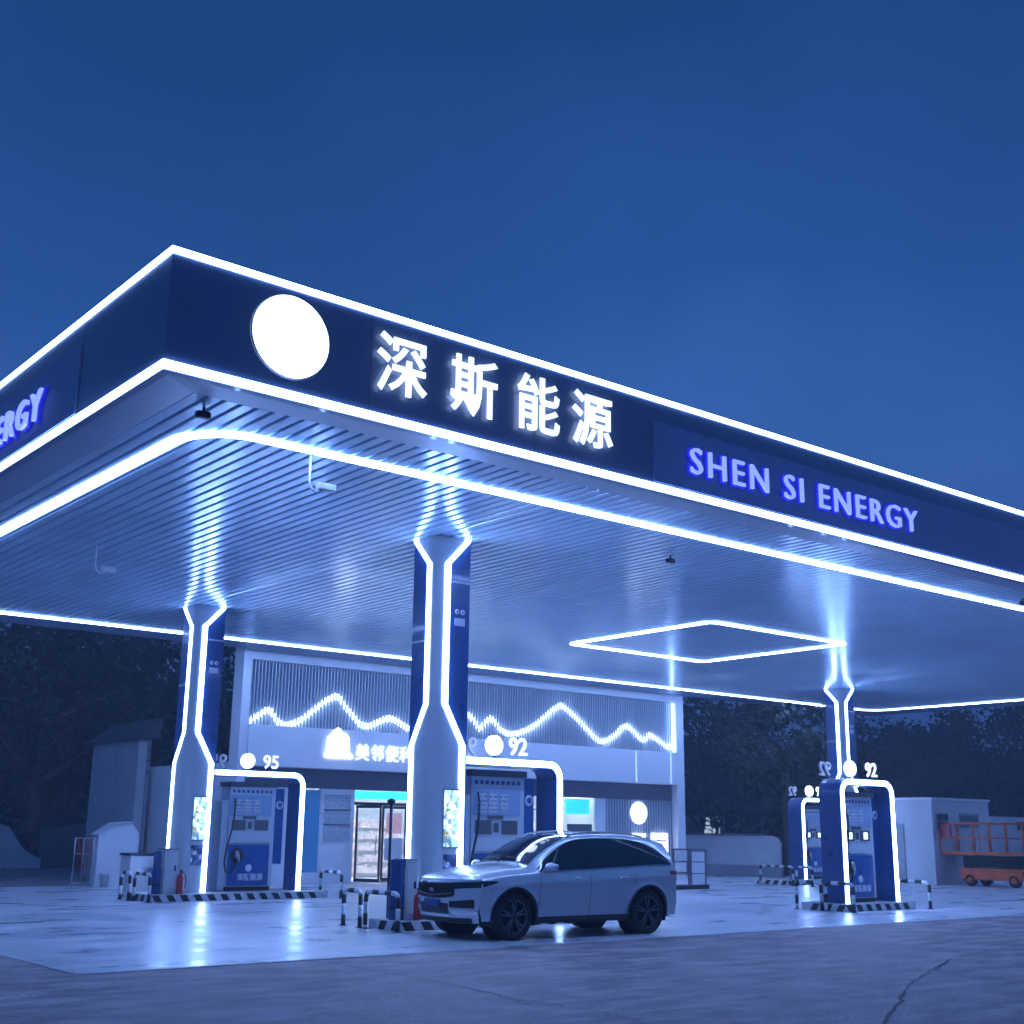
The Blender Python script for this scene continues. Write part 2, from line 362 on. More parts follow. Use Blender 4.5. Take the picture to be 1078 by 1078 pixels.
# white lettering 0.8 m tall
for ch, xl in zip('深斯能源', (8.62, 9.86, 11.06, 12.16)):
    text_mesh('letter', ch, .92, .03, 'letter_white', can, (xl - X0, -.06, 7.49), offset=.010, sx=.95)
tx = dict(size=.64, space=1.22, sx=1.14)
text_mesh('lettering', 'SHEN SI ENERGY', depth=.05, m='letter_blue', parent=can, loc=(14.72 - X0, -.10, 7.40), offset=-.004, **tx)
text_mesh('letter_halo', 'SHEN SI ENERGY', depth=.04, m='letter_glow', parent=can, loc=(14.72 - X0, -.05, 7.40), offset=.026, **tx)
text_mesh('lettering', 'SHEN SI ENERGY', depth=.05, m='letter_blue', parent=can, loc=(-.10, 24.15 - Y0, 7.37), rot=(PI / 2, 0, -PI / 2), offset=.004, **tx)
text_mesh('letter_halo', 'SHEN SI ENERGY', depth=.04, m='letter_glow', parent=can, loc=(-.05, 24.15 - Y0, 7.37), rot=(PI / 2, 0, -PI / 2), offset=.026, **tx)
# fine seams and trims on fascia
sm_ = MB()
for xx in (2.9, 5.8, 24.6, 28): sm_.box(xx, xx + .012, -.004, -.0015, 7.12, 8.45)
for yy in (2.78, 14): sm_.box(-.004, -.0015, yy, yy + .012, 7.12, 8.45)
sm_.build('panel_joint', 'header_dark', can)

# ------------------------------------------------------------------ columns
def make_column(label, seed):
    w = .76; h = 7.026; z0 = .16
    root = thing('canopy_column', (0, 0, 0), label, 'column', 'canopy columns wrapped in glowing strips')
    r = .2; arc = r * PI / 4
    def path(t, off):   # t<0 runs back along the -x face, t>0 along the -y face; origin is the front left corner
        if abs(t) <= arc:
            a = t / r; dx, dy = -math.cos(PI / 4 + a), -math.sin(PI / 4 + a)
            a2 = 1.25 * PI + a; return (r + (r + off) * math.cos(a2), r + (r + off) * math.sin(a2))
        if t > 0: return (r + (t - arc), -off)
        return (-off, r + (-t - arc))
    outl = [path(-w + r - arc + .0 + arc * 0 - (0), 0)]
    outl = [path(arc * k / 6, 0) for k in range(-6, 7)] + [(w, 0), (w, w), (0, w)]
    MB().prism(outl, z0, h, 'z').build('core', 'column_blue', root)
    lv = [(z0, .60), (3.18, .60), (3.9, .185), (6.5, .185), (6.97, .625), (7.0, .64), (h - .004, .64)]
    zs = []
    for (za, ea), (zb, eb) in zip(lv[:-1], lv[1:]):
        k = max(1, int((zb - za) / .12))
        zs += [(za + (zb - za) * i / k, ea + (eb - ea) * i / k) for i in range(k)]
    zs.append(lv[-1])
    rows = []
    for z, e in zs:
        rows.append([(*path(-e + 2 * e * k / 16, .02), z) for k in range(17)])
    MB().grid(rows, True).build('white_cladding', 'white_panel', root)
    for sg in (-1, 1):
        rr = []
        for z, e in zs:
            a, b_ = sg * (e - .06), sg * (e + .055)
            p = [path(a, .021), path(a, .034), path(b_, .034), path(b_, .003)]
            rr.append([(*q, z) for q in p] )
        MB().grid(rr, False).build('led_strip', 'led', root)
    # ring joints of the cladding
    jm = MB()
    jm.box(.36, w + .006, -.006, -.001, 6.16, 6.20).box(w + .001, w + .006, 0, w, 6.16, 6.20)
    jm.box(-.006, -.001, .36, w, 5.05, 5.09)
    jm.build('joint_ring', 'white_panel', root)
    # advertisement case and notice below
    box('frame', 'steel', root, .24, .60, -.035, -.022, 1.36, 2.40)
    box('poster', 'poster_lit', root, .26, .58, -.045, -.036, 1.39, 2.37)
    box('notice', 'poster_dim', root, .27, .56, -.035, -.022, .80, 1.26)
    # small emblem marks on the blue face
    em = MB(); em.lathe([(.02, -.012), (.05, -.012), (.05, -.002)], (.47, 0, 5.62), 'y', 16); em.lathe([(.02, -.012), (.05, -.012), (.05, -.002)], (.60, 0, 5.62), 'y', 16)
    em.box(.42, .65, -.012, -.002, 5.36, 5.50)
    em.build('emblem', 'letter_dim', root)
    return root
columns = []
for pos, lab in (((13.36, 18.6, 0), 'tall blue column with white light strips, just behind the nose of the parked car'),
                 ((13.40, 28.75, 0), 'tall blue column with white light strips beside the pump marked 95'),
                 ((39.5, 28.9, 0), 'far blue column with white light strips rising behind the right hand pumps')):
    c_ = make_column(lab, len(columns)); place(c_, pos); columns.append(c_)

# ------------------------------------------------------------------ pump arches
def arch_outline(x0, x1, z0, zt, r, both, n=8):
    """centre path from the bottom of the left jamb over the top to the bottom of the right jamb (x, z)"""
    p = []
    if both:
        p.append((x0, z0))
        for k in range(n + 1):
            a = PI - k / n * PI / 2; p.append((x0 + r + r * math.cos(a), zt - r + r * math.sin(a)))
    else: p.append((x0, zt))
    for k in range(n + 1):
        a = PI / 2 - k / n * PI / 2; p.append((x1 - r + r * math.cos(a), zt - r + r * math.sin(a)))
    p.append((x1, z0)); return p
def sweep(pts, w, y0, y1, closed_faces=True):
    """rectangular section of width w (in the xz plane) from y0 to y1 along the path"""
    mb = MB(); N = len(pts); rows = []
    for i in range(N):
        a = Vector(pts[max(i - 1, 0)]); b2 = Vector(pts[min(i + 1, N - 1)]); d = (b2 - a).normalized(); nn = Vector((-d.y, d.x))
        p = Vector(pts[i]); o = p + nn * w / 2; q = p - nn * w / 2
        rows.append([(o.x, y0, o.y), (q.x, y0, q.y), (q.x, y1, q.y), (o.x, y1, o.y), (o.x, y0, o.y)])
    mb.grid(rows, False, flip=True)
    for k, fl in ((0, False), (N - 1, True)):
        f_ = [k * 5 + j for j in range(4)]; mb.face(f_ if not fl else f_[::-1])
    return mb
def make_arch(pos, wd, top, both, num, label, numx, ghostx, ballx):
    root = thing('pump_arch', pos, label, 'arch', 'lit arches over the fuel pumps')
    pts = arch_outline(.09 if both else 0, wd - .09, .17, top - .09, .26, both)
    sweep(pts, .155, .0, .60).build('frame', 'column_blue', root)
    sweep(pts, .115, -.022, -.002).build('led_border', 'led', root)
    if num:
        text_mesh('number', num, .46, .03, 'letter_white', root, (numx, .06, top + .06), offset=.006)
        gt = text_mesh('number', num, .46, .05, 'letter_dim', root, (ghostx, .54, top + .06), rot=(PI / 2, 0, PI), offset=.004)
    MB().lathe([(0, -.05), (.17, -.05), (.185, -.03), (.185, .05), (0, .05)], (ballx, .12, top + .22), 'y', 28).build('round_sign', 'lamp_white', root)
    MB().box(ballx - .02, ballx + .02, .10, .14, top - .01, top + .05).build('bracket', 'steel', root)
    return root
make_arch((13.28 + .765, 28.78, 0), 16.72 - 14.045, 3.07, False, '95', 'glowing arch marked 95 on the left island', 1.45, .70, 1.06)
make_arch((13.2 + .765, 18.63, 0), 16.50 - 13.965, 3.01, False, '92', 'glowing arch marked 92 rising behind the parked car', 1.22, .82, .92)
make_arch((24.62, 18.2, 0), 2.12, 2.97, True, '92', 'freestanding glowing arch marked 92 on the right island', 1.12, .44, .62)
make_arch((36.45, 28.6, 0), 2.1, 2.95, True, '92', 'farther glowing arch partly hidden by the right island arch', .95, .48, .66)

# ------------------------------------------------------------------ islands
def make_island(x0, x1, y0, y1, label, pw):
    root = thing('pump_island', (x0, y0, 0), label, 'kerb', 'raised pump islands')
    Lx, Ly = x1 - x0, y1 - y0; h = .165
    box('kerb', 'stripe_white', root, 0, Lx, 0, Ly, .0, h, bevel=.012)
    st = MB(); n = int(Lx / pw); sl = .10
    for k in range(n + 1):
        a = k * pw; 
        if a + pw * .5 + sl > Lx: break
        st.add([(a + sl, -.006, .006), (a + sl + pw * .5, -.006, .006), (a + pw * .5, -.006, h - .012), (a, -.006, h - .012),
                (a + sl, -.0015, .006), (a + sl + pw * .5, -.0015, .006), (a + pw * .5, -.0015, h - .012), (a, -.0015, h - .012)],
               [(0, 1, 2, 3), (4, 7, 6, 5), (0, 4, 5, 1), (1, 5, 6, 2), (2, 6, 7, 3), (3, 7, 4, 0)])
    n = int(Ly / pw)
    for k in range(n + 1):
        a = k * pw
        if a + pw * .5 + sl > Ly: break
        st.add([(-.006, a + sl, .006), (-.006, a + sl + pw * .5, .006), (-.006, a + pw * .5, h - .012), (-.006, a, h - .012)], [(3, 2, 1, 0)])
        st.add([(Lx + .006, a + sl, .006), (Lx + .006, a + sl + pw * .5, .006), (Lx + .006, a + pw * .5, h - .012), (Lx + .006, a, h - .012)], [(0, 1, 2, 3)])
    st.build('stripes', 'black', root)
    box('top_paving', 'concrete', root, .03, Lx - .03, .03, Ly - .03, h + .0005, h + .006)
    return root
make_island(12.60, 17.25, 28.35, 29.95, 'striped kerb island under the arch marked 95', .34)
make_island(12.72, 17.15, 18.5, 19.5, 'striped kerb island behind the parked car', .40)
make_island(24.45, 27.15, 18.05, 19.3, 'striped kerb island under the right hand arch marked 92', .36)
make_island(35.3, 40.9, 28.4, 29.9, 'far striped kerb island behind the right hand pump', .36)

# ------------------------------------------------------------------ fuel dispensers
def make_dispenser(lit):
    root = thing('fuel_dispenser', (0, 0, 0), 'x', 'fuel pump', 'fuel dispensers')
    W = 1.10; D = .5; H = 2.32; z0 = .155
    box('cabinet', 'pump_white', root, 0, W, 0, D, z0 + .08, H, bevel=.015)
    box('plinth', 'black', root, .03, W - .03, .02, D - .02, z0, z0 + .08)
    box('lower_door', 'pump_blue', root, .03, W - .10, -.03, -.002, z0 + .10, 1.10, bevel=.008)
    box('trim_panel', 'steel', root, .03, W - .10, -.022, -.002, 1.115, 1.145)
    box('head_panel', 'pump_light', root, .03, W - .10, -.02, -.002, 1.70, 2.14)
    p = MB(); p.box(.10, .30, -.028, -.022, 1.74, 2.06).box(.34, .52, -.028, -.022, 1.74, 2.06).box(.58, .74, -.028, -.022, 1.76, 2.04); p.build('notice', 'notice', root)
    tb = MB(); 
    for k in range(9): tb.box(.06 + k * .11, .06 + k * .11 + .06, -.012, -.004, 2.19, 2.25)
    tb.build('head_marks', 'pump_blue', root)
    for x0 in (.08, .62):
        s_ = box('screen', 'screen_dark', root, x0, x0 + .32, -.03, -.002, 1.40, 1.62, bevel=.006)
        if lit:
            box('display', 'screen_lit', s_, x0 + .09, x0 + .23, -.034, -.031, 1.44, 1.58)
    box('keypad', 'screen_dark', root, .46, .55, -.026, -.002, 1.43, 1.58)
    box('price_display', 'screen_dark', root, .33, .64, -.03, -.002, 1.64, 1.70)
    # nozzle recess, nozzle and hose
    MB().lathe([(0, -.038), (.15, -.038), (.16, -.03)], (.24, 0, .88), 'y', 20).build('nozzle_recess', 'black', root)
    nz = MB(); nz.tube([(.20, -.07, .98), (.22, -.09, .90), (.26, -.08, .80), (.27, -.06, .72)], [.035, .045, .03, .016], 10); nz.tube([(.20, -.07, .98), (.17, -.10, .90), (.19, -.12, .82)], [.014, .012, .012], 8)
    nz.build('nozzle', 'steel', root)
    hs = MB(); hs.tube([(.12, -.02, 2.06), (.10, -.10, 1.9), (.06, -.13, 1.5), (-.06, -.14, 1.05), (-.10, -.14, .75), (-.05, -.13, .55), (.05, -.11, .50), (.16, -.10, .62), (.20, -.09, .80), (.21, -.08, .90)], .018, 8); hs.build('hose', 'black', root)
    # emblem and lettering of the lower door
    MB().lathe([(0, -.040), (.075, -.040), (.075, -.031)], (.52, 0, .62), 'y', 20).build('emblem', 'letter_dim', root)
    text_mesh('lettering', '深斯能源', .15, .008, 'letter_dim', root, (.26, -.036, .38), offset=.003, space=1.05)
    box('side_pillar', 'pump_white', root, -.16, -.004, .02, D - .02, z0, H - .3, bevel=.01)
    box('side_poster', 'pump_blue', root, W + .004, W + .22, .02, .10, .70, 2.30, bevel=.01)
    MB().lathe([(.05, -.012), (.09, -.012), (.09, -.002)], (W + .11, .02, 1.95), 'y', 20).build('emblem', 'letter_dim', root)
    # top band
    tp = MB().box(-.02, W + .02, -.05, D + .02, H + .004, H + .10); tp.build('top_cap', 'header_dark', root)
    return root
d0 = make_dispenser(False); d0.scale = (1.16, 1, 1.15); place(d0, (14.78, 29.1, 0)); d0['label'] = 'white and blue fuel pump under the arch marked 95'
d1 = copy_tree(d0); place(d1, (14.52, 18.95, 0)); d1['label'] = 'white and blue fuel pump directly behind the roof of the parked car'
d2 = make_dispenser(True); d2.scale = (1.1, 1, 1.1); place(d2, (25.02, 18.48, 0)); d2['label'] = 'blue fuel pump with two lit screens under the freestanding right hand arch'
d3 = copy_tree(d2); place(d3, (36.9, 28.9, 0)); d3['label'] = 'far fuel pump half hidden by the side of the right hand arch'

# ------------------------------------------------------------------ striped guard hoops
def make_hoop(L_, label, pos, rz, h=.62):
    root = thing('guard_hoop', pos, label, 'guard rail', 'striped guard hoops at the islands', rz)
    r = .11; pts = [(0, 0, 0)]
    pts += [(0, 0, h - r)] + [(r - r * math.cos(a), 0, h - r + r * math.sin(a)) for a in (PI / 8, PI / 4, 3 * PI / 8)] + [(r, 0, h)]
    pts += [(L_ - r, 0, h)] + [(L_ - r + r * math.sin(a), 0, h - r + r * math.cos(a)) for a in (PI / 8, PI / 4, 3 * PI / 8)] + [(L_, 0, h - r), (L_, 0, 0)]
    # resample
    P = [Vector(p) for p in pts]; fine = []
    for a, b2 in zip(P[:-1], P[1:]):
        k = max(1, int((b2 - a).length / .06)); fine += [a + (b2 - a) * i / k for i in range(k)]
    fine.append(P[-1])
    seg = .17; acc = 0; cur = [fine[0]]; blk = True; A = MB(); B2 = MB()
    for a, b2 in zip(fine[:-1], fine[1:]):
        acc += (b2 - a).length; cur.append(b2)
        if acc >= seg: (A if blk else B2).tube(cur, .042, 10); cur = [b2]; acc = 0; blk = not blk
    if len(cur) > 1: (A if blk else B2).tube(cur, .042, 10)
    A.build('black_bands', 'black', root); B2.build('white_bands', 'stripe_white', root)
    fl = MB()
    for x in (0, L_): fl.cyl((x, 0, 0), (x, 0, .015), .08, n=14)
    fl.build('foot_plate', 'black', root)
    return root
make_hoop(1.0, 'black and white hoop between the dark blue drum and the shop doors', (12.60, 18.42, 0), PI / 2)
make_hoop(.55, 'black and white hoop in front of the black door frames', (12.62, 19.62, 0), PI / 2)
make_hoop(.85, 'black and white hoop at the near left corner of the left island', (12.48, 28.22, 0), PI / 2)
make_hoop(.5, 'leftmost black and white hoop at the back of the left island end', (12.46, 29.3, 0), PI / 2)
make_hoop(1.0, 'black and white hoop at the right end of the left island', (17.42, 28.0, 0), PI / 2)
make_hoop(.75, 'black and white hoop close to the left foot of the freestanding right hand arch', (24.36, 17.78, 0), PI / 2)
make_hoop(.70, 'black and white hoop behind the left end of the right island', (24.40, 18.68, 0), PI / 2)
make_hoop(.85, 'black and white hoop at the right end of the right island', (27.28, 17.75, 0), PI / 2)
make_hoop(1.4, 'farthest black and white hoop at the end of the far island', (35.1, 28.0, 0), PI / 2)
make_hoop(.65, 'small black and white hoop in front of the far island', (35.1, 27.2, 0), PI / 2)

# ------------------------------------------------------------------ things on the islands
def extinguisher(pos, label):
    root = thing('fire_extinguisher', pos, label, 'fire extinguisher', 'red fire extinguishers')
    MB().lathe([(0, 0), (.075, 0), (.08, .02), (.08, .36), (.05, .43), (.02, .45), (0, .45)], (0, 0, 0), 'z', 20).build('cylinder', 'red_paint', root)
    m = MB(); m.cyl((0, 0, .45), (0, 0, .50), .022); m.box(-.015, .015, -.09, .03, .50, .53); m.build('valve', 'black', root)
    MB().tube([(0, -.03, .49), (.07, -.08, .44), (.10, -.08, .3), (.09, -.07, .15)], .011, 8).build('hose', 'black', root)
    return root
extinguisher((13.32, 28.45, .171), 'red extinguisher at the foot of the left column')
extinguisher((13.14, 18.60, .171), 'red extinguisher between the grey cabinet and the car nose')
def cabinet(pos, w_, d_, h_, m, label, door='steel'):
    root = thing('cabinet', pos, label, 'cabinet')
    box('case', m, root, 0, w_, 0, d_, 0, h_ - .04, bevel=.01)
    box('lid', 'steel', root, -.02, w_ + .02, -.02, d_ + .02, h_ - .038, h_, bevel=.005)
    box('door', m, root, .04, w_ - .04, -.015, -.001, .06, h_ - .1, bevel=.004)
    box('handle', 'black', root, w_ * .7, w_ * .7 + .03, -.04, -.016, h_ * .5, h_ * .5 + .12)
    return root
cabinet((12.95, 28.55, .171), .34, .4, 1.02, 'white_paint', 'pale cabinet on the left island end beside the column')
cabinet((13.0, 18.82, .171), .26, .3, 1.02, 'white_paint', 'pale grey cabinet beside the dark blue drum')
root = thing('drum', (12.86, 18.68, .171), 'dark blue drum standing on the kerb beside the car nose', 'drum')
root.location = (12.87, 18.88, .171)
MB().lathe([(0, 0), (.13, 0), (.14, .02), (.14, .55), (.12, .62), (.12, .98), (.13, 1.0), (0, 1.0)], (0, 0, 0), 'z', 24).build('barrel', 'barrel_blue', root)
MB().lathe([(.142, .18), (.148, .2), (.142, .22)], (0, 0, 0), 'z', 24).build('hoop', 'black', root)
root = thing('drum', (12.80, 28.62, .171), 'small dark teal drum on the left island by the hoops', 'drum')
MB().lathe([(0, 0), (.10, 0), (.11, .02), (.11, .5), (.09, .56), (.09, .95), (0, .96)], (0, 0, 0), 'z', 20).build('barrel', 'barrel_blue', root)
MB().lathe([(.112, .18), (.118, .2), (.112, .22)], (0, 0, 0), 'z', 20).build('hoop', 'black', root)
root = thing('vent_pole', (12.92, 19.2, .171), 'slim dark pole with a small hood beside the store doors', 'pole')
MB().cyl((0, 0, 0), (0, 0, 1.95), .03).build('pole', 'black', root)
MB().lathe([(0, 0), (.08, 0), (.07, .07), (0, .1)], (0, 0, 1.952), 'z', 14).build('hood', 'black', root)

# ------------------------------------------------------------------ ceiling cameras
def ceil_cam(x, y, dark, label):
    root = thing('security_camera', (x, y, 7.028), label, 'security camera', 'cameras hanging from the canopy ceiling')
    m = 'black' if dark else 'stripe_white'
    if not dark:
        MB().tube([(0, 0, 0), (0, 0, -.40), (.03, -.01, -.50), (.10, -.02, -.55), (.18, -.03, -.52), (.22, -.03, -.44)], .018, 8).build('bracket', m, root)
        q = MB().box(.12, .42, -.08, .02, -.50, -.40).build('housing', m, root, .01)
        MB().cyl((.42, -.03, -.45), (.44, -.03, -.45), .035).build('lens', 'black_gloss', root)
    else:
        MB().cyl((0, 0, 0), (0, 0, -.06), .02).build('bracket', m, root)
        MB().box(-.09, .09, -.055, .055, -.15, -.06).build('housing', m, root, .02)
        MB().cyl((-.11, 0, -.105), (-.09, 0, -.105), .035).build('lens', 'black_gloss', root)
    return root
ceil_cam(8.93, 15.72, False, 'white camera on a curved bracket near the front edge of the ceiling')
ceil_cam(8.92, 23.9, False, 'white camera on a curved bracket at the left of the ceiling')
ceil_cam(6.75, 14.75, True, 'dark camera tucked into the near corner of the canopy')
ceil_cam(27.3, 14.8, True, 'dark camera by the front ceiling edge below the blue lettering')
ceil_cam(17.9, 17.0, True, 'small dark camera mid ceiling above the parked car')

# ------------------------------------------------------------------ convenience store
gm = bpy.data.materials.new('pane_glass'); gm.use_nodes = True; n_ = gm.node_tree.nodes; l_ = gm.node_tree.links; n_.clear()
o_ = n_.new('ShaderNodeOutputMaterial'); mx_ = n_.new('ShaderNodeMixShader'); tr_ = n_.new('ShaderNodeBsdfTransparent'); gl_ = n_.new('ShaderNodeBsdfGlossy'); gl_.inputs['Roughness'].default_value = .05
fr_ = n_.new('ShaderNodeFresnel'); fr_.inputs[0].default_value = 1.45; l_.new(fr_.outputs[0], mx_.inputs[0]); tr_.inputs[0].default_value = (.88, .94, .97, 1)
l_.new(tr_.outputs[0], mx_.inputs[1]); l_.new(gl_.outputs[0], mx_.inputs[2]); l_.new(mx_.outputs[0], o_.inputs[0]); MAT['pane_glass'] = gm
SX, SY = 17.95, 35.0
st = thing('convenience_store', (SX, SY, 0), 'white shop with a louvred upper front crossed by a glowing mountain outline', 'shop')
def sb(name, m, x0, x1, y0, y1, z0, z1, bevel=0): return box(name, m, st, x0 - SX, x1 - SX, y0 - SY, y1 - SY, z0, z1, bevel)
XR = 37.4
sb('side_frame', 'store_white', SX, 18.22, 35, 35.6, 0, 7.15)
sb('side_frame', 'store_white', 36.98, XR, 35, 35.6, 0, 7.15)
sb('side_wall', 'store_white', SX + .01, 18.22, 35.603, 46, 0, 3.62)
sb('side_wall', 'store_white', 36.98, XR - .01, 35.603, 46, 0, 3.62)
sb('back_wall', 'store_white', 18.222, 36.978, 45.8, 46, 0, 3.62)
sb('roof', 'plaster_grey', 18.222, 36.978, 35.605, 45.798, 3.5, 3.6)
sb('top_frame', 'store_white', 18.222, 36.978, 35, 35.498, 6.72, 7.15)
sb('louvre_backing', 'louvre_back', 18.222, 36.978, 35.30, 35.498, 4.74, 6.718)
lv = MB(); k = 18.30
while k < 36.9: lv.box(k - SX, k + .028 - SX, .13, .20, 4.742, 6.716); k += .118
lv.build('louvres', 'louvre', st)
sb('band', 'store_white', 18.222, 36.978, 34.90, 35.60, 3.50, 4.738, bevel=.01)
sb('light_joint', 'led_faint', 34.60, 34.66, 34.88, 34.897, 3.54, 4.70)
sb('light_joint', 'led_faint', 36.50, 36.56, 34.88, 34.897, 3.54, 4.70)
sb('light_joint', 'led_soft', 36.76, 36.83, 34.98, 35.02, 4.86, 6.65)
sb('soffit_header', 'header_dark', 18.222, 36.978, 35.30, 35.40, 2.90, 3.498)
# glowing mountain line behind the louvres
def pl(pts, s, ox, oy): return [(x / s + ox, y / s + oy) for x, y in pts]
mp = pl([(135,275),(150,245),(185,225),(215,205),(235,205),(250,230),(270,260),(300,275),(340,265),(380,245),(430,205),(480,165),(530,140),(550,150),(570,185),(600,220),(640,270),(680,280),(720,260),(770,240),(800,250),(830,270),(860,290)], 4.312, 230, 700)
mp += pl([(60,70),(95,90),(130,130),(165,190),(200,140),(240,105),(270,130),(310,190),(370,220),(440,215),(500,190),(560,155),(620,105),(680,50),(740,12),(800,60),(860,115),(920,180),(980,245),(1020,275),(1070,265)], 6.74, 480, 740)
mp += pl([(430,455),(460,420),(490,410),(520,440),(570,490),(600,455),(640,480),(700,525),(730,500),(745,515)], 4.9, 560, 680)
MP = [onY(x, y, 35.22) for x, y in mp]
ln = MB(); rows = []
for i, p in enumerate(MP):
    hw = .09
    rows.append([(p.x - SX, .20, p.z - hw), (p.x - SX, .20, p.z + hw), (p.x - SX, .25, p.z + hw), (p.x - SX, .25, p.z - hw)])
ln.grid(rows, False); ln.build('mountain_light', 'mountain_led', st)
# signboard lettering on the band
for ch, x in zip('美邻便利店', (22.0, 22.57, 23.14, 23.70, 24.27)):
    text_mesh('letter', ch, .56, .02, 'letter_white', st, (x - SX, -.14, 3.86), offset=.002)
text_mesh('letters', 'Store', .40, .05, 'lamp_white', st, (26.40 - SX, -.14, 3.86), offset=.006)
ic = MB(); ic.prism([(20.88 - SX, 3.86), (21.92 - SX, 3.86), (21.86 - SX, 3.98), (21.72 - SX, 4.0), (21.74 - SX, 4.45), (21.62 - SX, 4.62), (21.45 - SX, 4.58), (21.42 - SX, 4.74), (21.30 - SX, 4.80), (21.18 - SX, 4.70), (21.16 - SX, 4.52), (20.98 - SX, 4.50), (20.96 - SX, 4.0), (20.88 - SX, 3.98)], -.18, -.12, 'y')
ic.build('emblem', 'lamp_white', st)
# ground floor front at y = 35.3
sb('front_wall', 'store_white', 18.222, 20.1, 35.30, 35.42, 0, 2.898)
sb('teal_window', 'teal_glass', 20.12, 21.05, 35.32, 35.36, .35, 2.85)
sb('window_sill', 'store_white', 20.102, 21.068, 35.28, 35.40, 0, .348)
sb('front_wall', 'store_white', 21.07, 22.32, 35.30, 35.42, 0, 2.898)
for z0, z1 in ((2.28, 2.72), (1.82, 2.22), (1.30, 1.76)): sb('notice', 'notice', 21.22, 22.16, 35.27, 35.298, z0, z1)
for z0 in (2.24, 1.78): sb('notice_rail', 'header_dark', 21.20, 22.18, 35.27, 35.297, z0, z0 + .03)
sb('front_wall', 'store_white', 26.2, 27.35, 35.30, 35.42, 0, 2.898)
sb('front_wall', 'store_white', 30.2, 31.0, 35.30, 35.42, 0, 2.898)
sb('front_wall', 'store_white', 31.0, 32.9, 35.30, 35.42, 0, .9)
sb('front_wall', 'store_white', 32.9, 33.4, 35.30, 35.42, 0, 2.898)
sb('ribbed_backing', 'louvre_back', 33.402, 36.978, 35.32, 35.42, 0, 2.898)
rb = MB(); k = 33.45
while k < 36.95: rb.box(k - SX, k + .05 - SX, .26, .318, 0, 2.89); k += .14
rb.build('wall_ribs', 'louvre', st)
sb('partition', 'store_white', 33.42, 33.5, 35.43, 45.79, 0, 3.49)
# lit interior
sb('shop_floor', 'store_white', 18.23, 33.41, 35.43, 45.79, .01, .06)
sb('shop_back', 'store_white', 18.23, 33.41, 39.0, 39.1, .061, 3.49)
sb('shop_ceiling', 'store_white', 18.23, 33.41, 35.43, 39.0, 3.44, 3.49)
for x in (21.5, 24, 27, 29.5, 32): sb('ceiling_lamp', 'shop_lamp', x, x + 1.2, 36.6, 37.0, 3.38, 3.436)
sb('cyan_fascia', 'cyan_sign', 22.38, 26.1, 35.60, 35.70, 2.62, 2.88)
sb('cyan_fascia', 'cyan_sign', 31.7, 32.85, 35.60, 35.70, 2.3, 2.86)
sb('cyan_fascia', 'cyan_sign', 28.2, 29.0, 35.60, 35.70, 1.9, 2.7)
for (a, b_) in ((22.4, 26.15), (27.4, 30.15), (31.05, 32.85)):
    x = a
    while x < b_ - .5:
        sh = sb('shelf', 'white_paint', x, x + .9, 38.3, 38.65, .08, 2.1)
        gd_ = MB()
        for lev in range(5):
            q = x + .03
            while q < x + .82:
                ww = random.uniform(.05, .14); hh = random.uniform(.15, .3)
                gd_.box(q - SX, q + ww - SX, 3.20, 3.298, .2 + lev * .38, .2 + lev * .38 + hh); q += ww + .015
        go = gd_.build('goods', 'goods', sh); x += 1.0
sb('glass_pane', 'pane_glass', 27.36, 30.19, 35.36, 35.37, .061, 2.89)
sb('glass_pane', 'pane_glass', 31.02, 32.88, 35.36, 35.37, .91, 2.89)
sb('window_board', 'screen_dark', 31.5, 32.7, 35.31, 35.35, 1.55, 1.95)
fm = MB()
for x in (27.36, 28.7, 30.13): fm.box(x - SX, x + .06 - SX, .33, .40, .062, 2.888)
fm.box(27.42 - SX, 30.13 - SX, .33, .40, 2.4, 2.46)
fm.build('window_frame', 'steel', st)
# black framed glass doors, one leaf standing open
def leaf(x, wd, rz):
    d = box('door', 'pane_glass', st, .05, wd - .05, .015, .025, .12, 2.3)
    fr = MB().box(0, .06, 0, .04, .06, 2.42).box(wd - .06, wd, 0, .04, .06, 2.42).box(.06, wd - .06, 0, .04, 2.33, 2.42).box(.06, wd - .06, 0, .04, .06, .16)
    fo = fr.build('frame', 'black', d); MB().cyl((wd - .12, -.05, .9), (wd - .12, -.05, 1.5), .015).build('handle', 'steel', d)
    d.location = (x - SX, .34, 0); d.rotation_euler = (0, 0, rz); return d
for x0_, x1_, z0_, z1_, m_ in ((23.6, 24.2, 1.55, 2.2, 'poster_pink'), (24.6, 25.2, .5, 1.2, 'paper'), (23.55, 24.25, .7, 1.4, 'paper'), (28.0, 28.6, 1.0, 1.8, 'poster_pink'), (29.1, 29.7, .8, 1.7, 'paper')): sb('door_poster', m_, x0_, x1_, 35.33, 35.338, z0_, z1_)
leaf(22.42, .95, -1.15); leaf(23.45, .95, 0); leaf(24.42, .95, 0); leaf(25.35, .82, 0)
sb('door_head', 'black', 22.34, 26.19, 35.30, 35.42, 2.43, 2.52)
# round lit sign and small lit board on the ribbed wall
MB().lathe([(0, -.06), (.40, -.06), (.41, -.04), (.41, .02)], (35.07 - SX, .24, 2.40), 'y', 32).build('round_sign', 'lamp_white', st)
sb('small_lightbox', 'lamp_white', 35.75, 36.55, 35.14, 35.24, .95, 1.66)
sb('small_lightbox', 'lamp_white', 34.7, 35.35, 35.14, 35.24, 1.50, 1.64)

